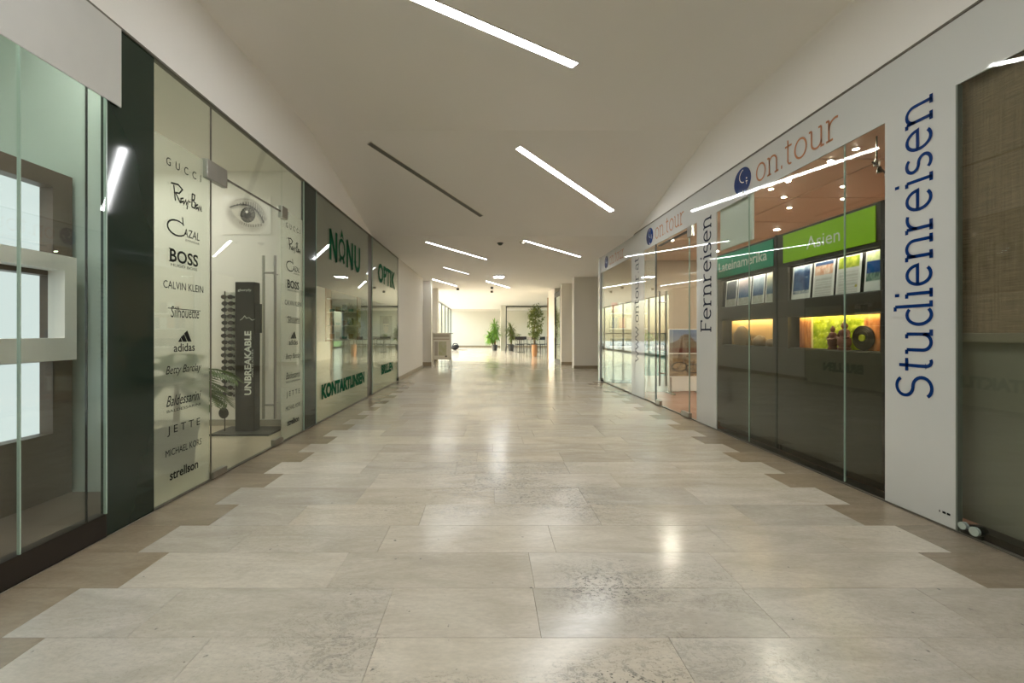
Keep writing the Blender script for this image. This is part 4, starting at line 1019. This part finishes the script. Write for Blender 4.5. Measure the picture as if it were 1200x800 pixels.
mpp = flat((1,0,0), (0,0,1), (3.28, 7.718, .32)); picture('poster', mpp, .60, .40, 36, 26, bikes, pb, 'bicycle poster')
for x in (3.30, 3.86): part('leg', MB().box(x-.015, x+.015, 7.70, 7.78, 0, .3), M['steel'], pb)
for k in range(2): part('foot', MB().box(3.28+.56*k, 3.32+.56*k, 7.55, 7.95, 0, .02), M['steel'], pb)
struct('wall_right', MB().box(2.72, 4.2, 5.12, 5.2, 0, 2.0), M['wood_brown'], 'brown partition between the cabinets and the travel shop door')

# ================================================================== CEILING LAMPS
def light_strip(p0, p1, nrm, m, label, wd=.042):
    p0, p1 = Vector(p0), Vector(p1); n = Vector(nrm).normalized(); d = (p1-p0).normalized(); s = d.cross(n).normalized(); c = (p0+p1)/2; l = (p1-p0).length/2
    t = thing('light_strip', label, 'ceiling light', tuple(c), 'recessed light strips')
    part('diffuser', MB().obox(c+n*.004, d, s, n, l, wd/2, .004), M[m], t)
    mb = MB()
    for sg in (-1, 1): mb.obox(c+s*sg*(wd/2+.004)+n*.003, d, s, n, l+.008, .004, .004); mb.obox(c+d*sg*(l+.004)+n*.003, d, s, n, .004, wd/2, .004)
    part('frame', mb, M['lamp_frame'], t)
DN = (0, 0, -1); sl = (VAULT-CEIL)/(V1-V0); SN = (0, -sl, -1)
def zs(y): return VAULT-sl*(y-V0)
light_strip((.763, 3.756, VAULT), (-1.10, 2.64, VAULT), DN, 'strip_on', 'large lit light strip nearest the viewer on the high ceiling', .075)
light_strip((.372, 5.27, zs(5.27)), (1.96, 6.76, zs(6.76)), SN, 'strip_on', 'lit light strip on the sloping ceiling bay', .07)
light_strip((-1.445, 5.19, zs(5.19)), (-.11, 6.92, zs(6.92)), SN, 'strip_off', 'unlit grey light strip on the sloping ceiling bay', .06)
light_strip((-1.17, 8.1, CEIL), (-.05, 10.0, CEIL), DN, 'strip_on', 'lit light strip on the low ceiling, left one after the slope')
light_strip((.676, 7.97, CEIL), (2.08, 9.66, CEIL), DN, 'strip_on', 'lit light strip on the low ceiling, right one after the slope')
light_strip((-1.17, 11.2, CEIL), (-.57, 12.5, CEIL), DN, 'strip_dim', 'dim light strip on the low ceiling before the left piers')
light_strip((-1.78, 13.7, CEIL), (-1.16, 15.7, CEIL), DN, 'strip_on', 'far lit light strip near the left piers')
light_strip((-.06, 14.2, CEIL), (.81, 16.3, CEIL), DN, 'strip_on', 'farthest lit light strip in the middle of the low ceiling')
light_strip((-.9, -.6, VAULT), (.9, .5, VAULT), DN, 'strip_on', 'lit light strip straight above the viewer', .075)
light_strip((-.5, 1.0, VAULT), (1.0, 2.5, VAULT), DN, 'strip_on', 'added unseen light strip just before the viewer on the high ceiling', .075)  # out of view, added to brighten the near floor and ceiling
light_strip((-1.7, -1.9, VAULT), (-.2, -.4, VAULT), DN, 'strip_on', 'added unseen light strip just behind the viewer on the left', .075)  # second added strip out of view, brightens the near passage
light_strip((.9, -4.0, VAULT), (-.9, -2.9, VAULT), DN, 'strip_on', 'lit light strip on the ceiling behind the viewer')
t = thing('ceiling_lamp', 'square lit ceiling lamp in the middle of the low ceiling', 'ceiling light', (.32, 12.9, CEIL))
part('housing', MB().bbox(.15, .49, 12.7, 13.1, CEIL-.04, CEIL, .01), M['lamp_frame'], t); part('diffuser', MB().box(.17, .47, 12.72, 13.08, CEIL-.046, CEIL-.04), M['strip_on'], t)
for k, (px, py) in enumerate(((536.5, 338.5), (576.5, 337), (576.3, 341.5))):
    d_ = 1.70*500/(390-py); x = (px-572)*d_/500
    t = thing('ceiling_spot', ('small dark ceiling spot on the left before the windows', 'nearer small dark ceiling spot of the middle pair', 'farther small dark ceiling spot of the middle pair')[k], 'spotlight', (x, d_, CEIL))
    part('mount', MB().lathe([(.06, 0), (.06, -.02), (.02, -.03)], (x, d_, CEIL), 14), M['dark_steel'], t); part('head', MB().lathe([(.035, -.025), (.055, -.04), (.055, -.075), (.03, -.08)], (x, d_, CEIL), 14), M['dark_steel'], t)
for k, (px, py) in enumerate(((586.2, 285.2), (612, 283.5))):
    d_ = 1.72*500/(390-py); x = (px-572)*d_/500
    t = thing('smoke_detector', ('round smoke detector on the low ceiling in the middle', 'flat round ceiling sensor beside the right light strip')[k], 'detector', (x, d_, CEIL))
    part('base', MB().lathe([(.06, 0), (.06, -.012), (.05, -.016)], (x, d_, CEIL), 18), M['lamp_frame' if k else 'dark_steel'], t); part('cap', MB().lathe([(.04, -.014), (.036, -.04), (.02, -.046)], (x, d_, CEIL), 18), M['dark_steel' if k == 0 else 'lamp_frame'], t)

# ================================================================== FAR HALL
ps = thing('poster_stand', 'pale framed notice stand on legs by the left piers', 'poster stand', (-1.53, 14.1, 0))
part('frame', MB().box(-1.84, -1.24, 14.08, 14.11, .22, .27).box(-1.84, -1.24, 14.08, 14.11, 1.06, 1.10).box(-1.84, -1.80, 14.08, 14.11, .22, 1.1).box(-1.28, -1.24, 14.08, 14.11, .22, 1.1), plain('pale frame', (222, 214, 196), .5), ps)
def notice(u, v):
    c = (226, 220, 204)
    if .78 < v < .82: c = (150, 128, 100)
    if v > .86: c = (186, 176, 156)
    if .30 < u < .8 and .1 < v < .7: c = mixc((200, 198, 176), (176, 176, 130), fbm(u*8, v*10, 41))
    if .08 < u < .26 and .1 < v < .7: c = (182, 172, 156)
    if .72 < u < .84 and .04 < v < .1: c = (90, 84, 74)
    return c
picture('notice', flat((1,0,0), (0,0,1), (-1.80, 14.085, .27)), .52, .79, 24, 34, notice, ps)
part('backing', MB().box(-1.80, -1.28, 14.09, 14.10, .27, 1.06), M['white_int'], ps)
for x in (-1.80, -1.28): part('leg', MB().cyl((x, 14.09, 0), (x, 14.09, .22), .014, 8), M['white_int'], ps)
for x in (-1.80, -1.25): part('leg', MB().tube([(x, 14.11, 1.08), (x, 14.55, 0)], .014, 8), M['black'], ps, 'black slanting rear leg')
part('side_leaf', MB().quad([(-1.245, 14.12, 1.06), (-1.245, 14.48, .25), (-1.245, 14.12, .25)]).quad([(-1.249, 14.12, .25), (-1.249, 14.48, .25), (-1.249, 14.12, 1.06)]), M['black'], ps)

def dracaena(loc, label, hs, seed, m, potr, poth, blade):
    rnd = random.Random(seed); x, y, z = loc; t = thing('potted_dracaena', label, 'plant', loc)
    part('pot', MB().lathe([(potr*.8, 0), (potr, poth), (potr*1.05, poth), (potr*.95, poth-.02), (potr*.9, poth-.04)], loc, 20), M['pot'], t, smooth=True)
    part('soil', MB().lathe([(potr*.93, poth-.06), (potr*.93, poth-.045)], loc, 16), M['soil'], t)
    for dx, dy, h in hs:
        part('stem', MB().tube([(x+dx*.3, y+dy*.3, z+poth-.05), (x+dx*.8, y+dy*.8, z+poth+(h-poth)*.5), (x+dx, y+dy, z+h)], [.03, .026, .02], 8), M['bark'], t)
        mb = MB()
        for i in range(84):
            a = rnd.uniform(0, 2*PI); el = rnd.uniform(-.3, 1.35); p = Vector((x+dx, y+dy, z+h-rnd.uniform(0, .42*(h-poth)))); d = Vector((math.cos(a)*math.cos(el), math.sin(a)*math.cos(el), math.sin(el)))
            L_ = blade*rnd.uniform(.75, 1.15); q = [p]
            for k in range(4): d = (d+Vector((0,0,-.28))).normalized(); q.append(q[-1]+d*L_/4)
            s = d.cross(Vector((0,0,1)))
            s = (s.normalized() if s.length > .05 else Vector((1,0,0)))
            ws = [.010, .032, .036, .026, .003]
            for k in range(4): mb.quad([q[k]-s*ws[k], q[k]+s*ws[k], q[k+1]+s*ws[k+1], q[k+1]-s*ws[k+1]])
        part('foliage', mb, M[m], t)
    return t
dracaena((.40, 26.6, 0), 'bright green dracaena in a black pot left of the white column', ((.0, .05, 1.75), (-.28, 0, 1.05), (.1, -.1, 1.2), (-.22, .1, .75)), 3, 'leaf', .18, .36, .52)
dracaena((1.42, 26.4, 0), 'darker dracaena in a black pot right of the white column', ((-.02, .0, 1.5), (.08, .05, 1.05)), 9, 'leaf_dark', .2, .36, .5)
fx, fy = 2.17, 20.0; t = thing('potted_ficus', 'tall ficus tree in a slim terracotta pot beside the cafe tables', 'plant', (fx, fy, 0))
part('pot', MB().lathe([(.10, 0), (.125, .15), (.135, .35), (.125, .54), (.14, .55), (.12, .53), (.11, .50)], (fx, fy, 0), 22), M['terracotta'], t, smooth=True)
part('soil', MB().lathe([(.115, .49), (.115, .505)], (fx, fy, 0), 16), M['soil'], t)
part('trunk', MB().tube([(fx, fy, .5), (fx-.04, fy, 1.1), (fx+.05, fy, 1.7), (fx, fy, 2.2)], [.03, .025, .018, .008], 8), M['bark'], t)
mb = MB(); rnd = random.Random(12)
for i in range(26):
    h = rnd.uniform(.95, 2.35); sp = .34*(1-abs(h-1.7)/1.2); a = rnd.uniform(0, 2*PI)
    leaf_cloud(mb, (fx+.02+sp*math.cos(a)*.8, fy+sp*math.sin(a)*.8, h), .19, .19, .16, 48, .12, rnd)
part('foliage', mb, M['leaf_dark'], t)

def chair(loc, rz, label):
    t = thing('cafe_chair', label, 'chair', loc, 'cafe chairs in the far hall'); x, y, z = loc; c_, s_ = math.cos(rz), math.sin(rz)
    g = lambda a, b, h: (x+a*c_-b*s_, y+a*s_+b*c_, z+h)
    X, Yv = Vector((c_, s_, 0)), Vector((-s_, c_, 0)); Z = Vector((0,0,1))
    part('seat', MB().obox(g(0, 0, .45), X, Yv, Z, .20, .20, .015), M['metal_dark'], t)
    part('backrest', MB().obox(g(0, .20, .80), X, Yv, Z, .19, .012, .09), M['metal_dark'], t)
    for a, b in ((-1,-1), (1,-1)): part('leg', MB().cyl(g(a*.18, b*.18, .44), g(a*.2, b*.2, 0), .012, 6), M['metal_dark'], t)
    for a in (-1, 1): part('leg', MB().tube([g(a*.2, .24, 0), g(a*.18, .19, .45), g(a*.18, .21, .88)], .012, 6), M['metal_dark'], t)
def cafe_table(loc, label):
    t = thing('cafe_table', label, 'table', loc); x, y, z = loc
    part('table_top', MB().bbox(x-.30, x+.30, y-.30, y+.30, .71, .74, .006), M['table'], t); part('pole', MB().cyl((x, y, .02), (x, y, .71), .03, 10), M['metal_dark'], t)
    part('base', MB().lathe([(.22, 0), (.22, .015), (.03, .035)], (x, y, 0), 18), M['metal_dark'], t)
cafe_table((1.78, 24.2, 0), 'dark cafe table left of the terracotta pot, nearest the dark dracaena')
cafe_table((2.75, 24.9, 0), 'dark cafe table just behind the ficus')
cafe_table((3.5, 23.4, 0), 'dark cafe table right of the ficus by the wall end')
ch = [((1.22, 24.25, 0), PI/2), ((2.2, 25.2, 0), .4), ((3.3, 25.0, 0), -1.4), ((1.78, 23.55, 0), PI), ((1.78, 24.85, 0), 0), ((2.46, 23.75, 0), 2.2), ((2.75, 25.55, 0), 0), ((2.95, 24.15, 0), -2.6), ((3.5, 22.75, 0), PI), ((3.55, 24.08, 0), 0)]
for (l_, a), lab in zip(ch, ('chair on the left side of the left cafe table', 'chair standing back between the left and middle cafe tables', 'chair on the right side of the middle cafe table', 'front chair at the left cafe table', 'rear chair at the left cafe table', 'chair turned between the left and middle cafe tables', 'rear chair at the middle cafe table', 'chair turned right of the ficus trunk', 'front chair at the right cafe table', 'rear chair at the right cafe table')):
    chair(l_, a, 'dark metal ' + lab)
for k, (x, y) in enumerate(((1.72, 24.15), (2.78, 24.85), (3.45, 23.45))):
    v = part('vase', MB().lathe([(.035, 0), (.055, .05), (.03, .12), (.035, .15)], (x, y, .74), 14), M['metal_dark'], smooth=True); tag(v, 'small dark vase on the '+('left', 'middle', 'right')[k]+' cafe table', 'vase', 'vases on the cafe tables')
    mb = MB(); leaf_cloud(mb, (x, y, .97), .12, .12, .09, 40, .10, random.Random(k)); part('leaves', mb, M['leaf_dark'], v)
bag = thing('dark_bag', 'black rounded bag on the floor by the far left windows', 'bag', (-2.15, 27.6, 0))
bm = bmesh.new(); bmesh.ops.create_uvsphere(bm, u_segments=20, v_segments=12, radius=1)
for v in bm.verts: v.co = Vector((-2.15+v.co.x*.26+.10*max(0, v.co.z), 27.6+v.co.y*.2, .17+max(-.17, v.co.z*.17)))
mb = MB(); mb.add_bm(bm); bm.free(); part('body', mb, M['bag'], bag, smooth=True)
part('strap', MB().tube([(-2.33, 27.5, .22), (-2.2, 27.48, .42), (-2.0, 27.5, .40), (-1.9, 27.52, .2)], .03, 8), M['bag'], bag)
part('strap', MB().tube([(-1.95, 27.5, .03), (-1.6, 27.45, .015), (-1.35, 27.5, .012)], .012, 6), M['bag'], bag)
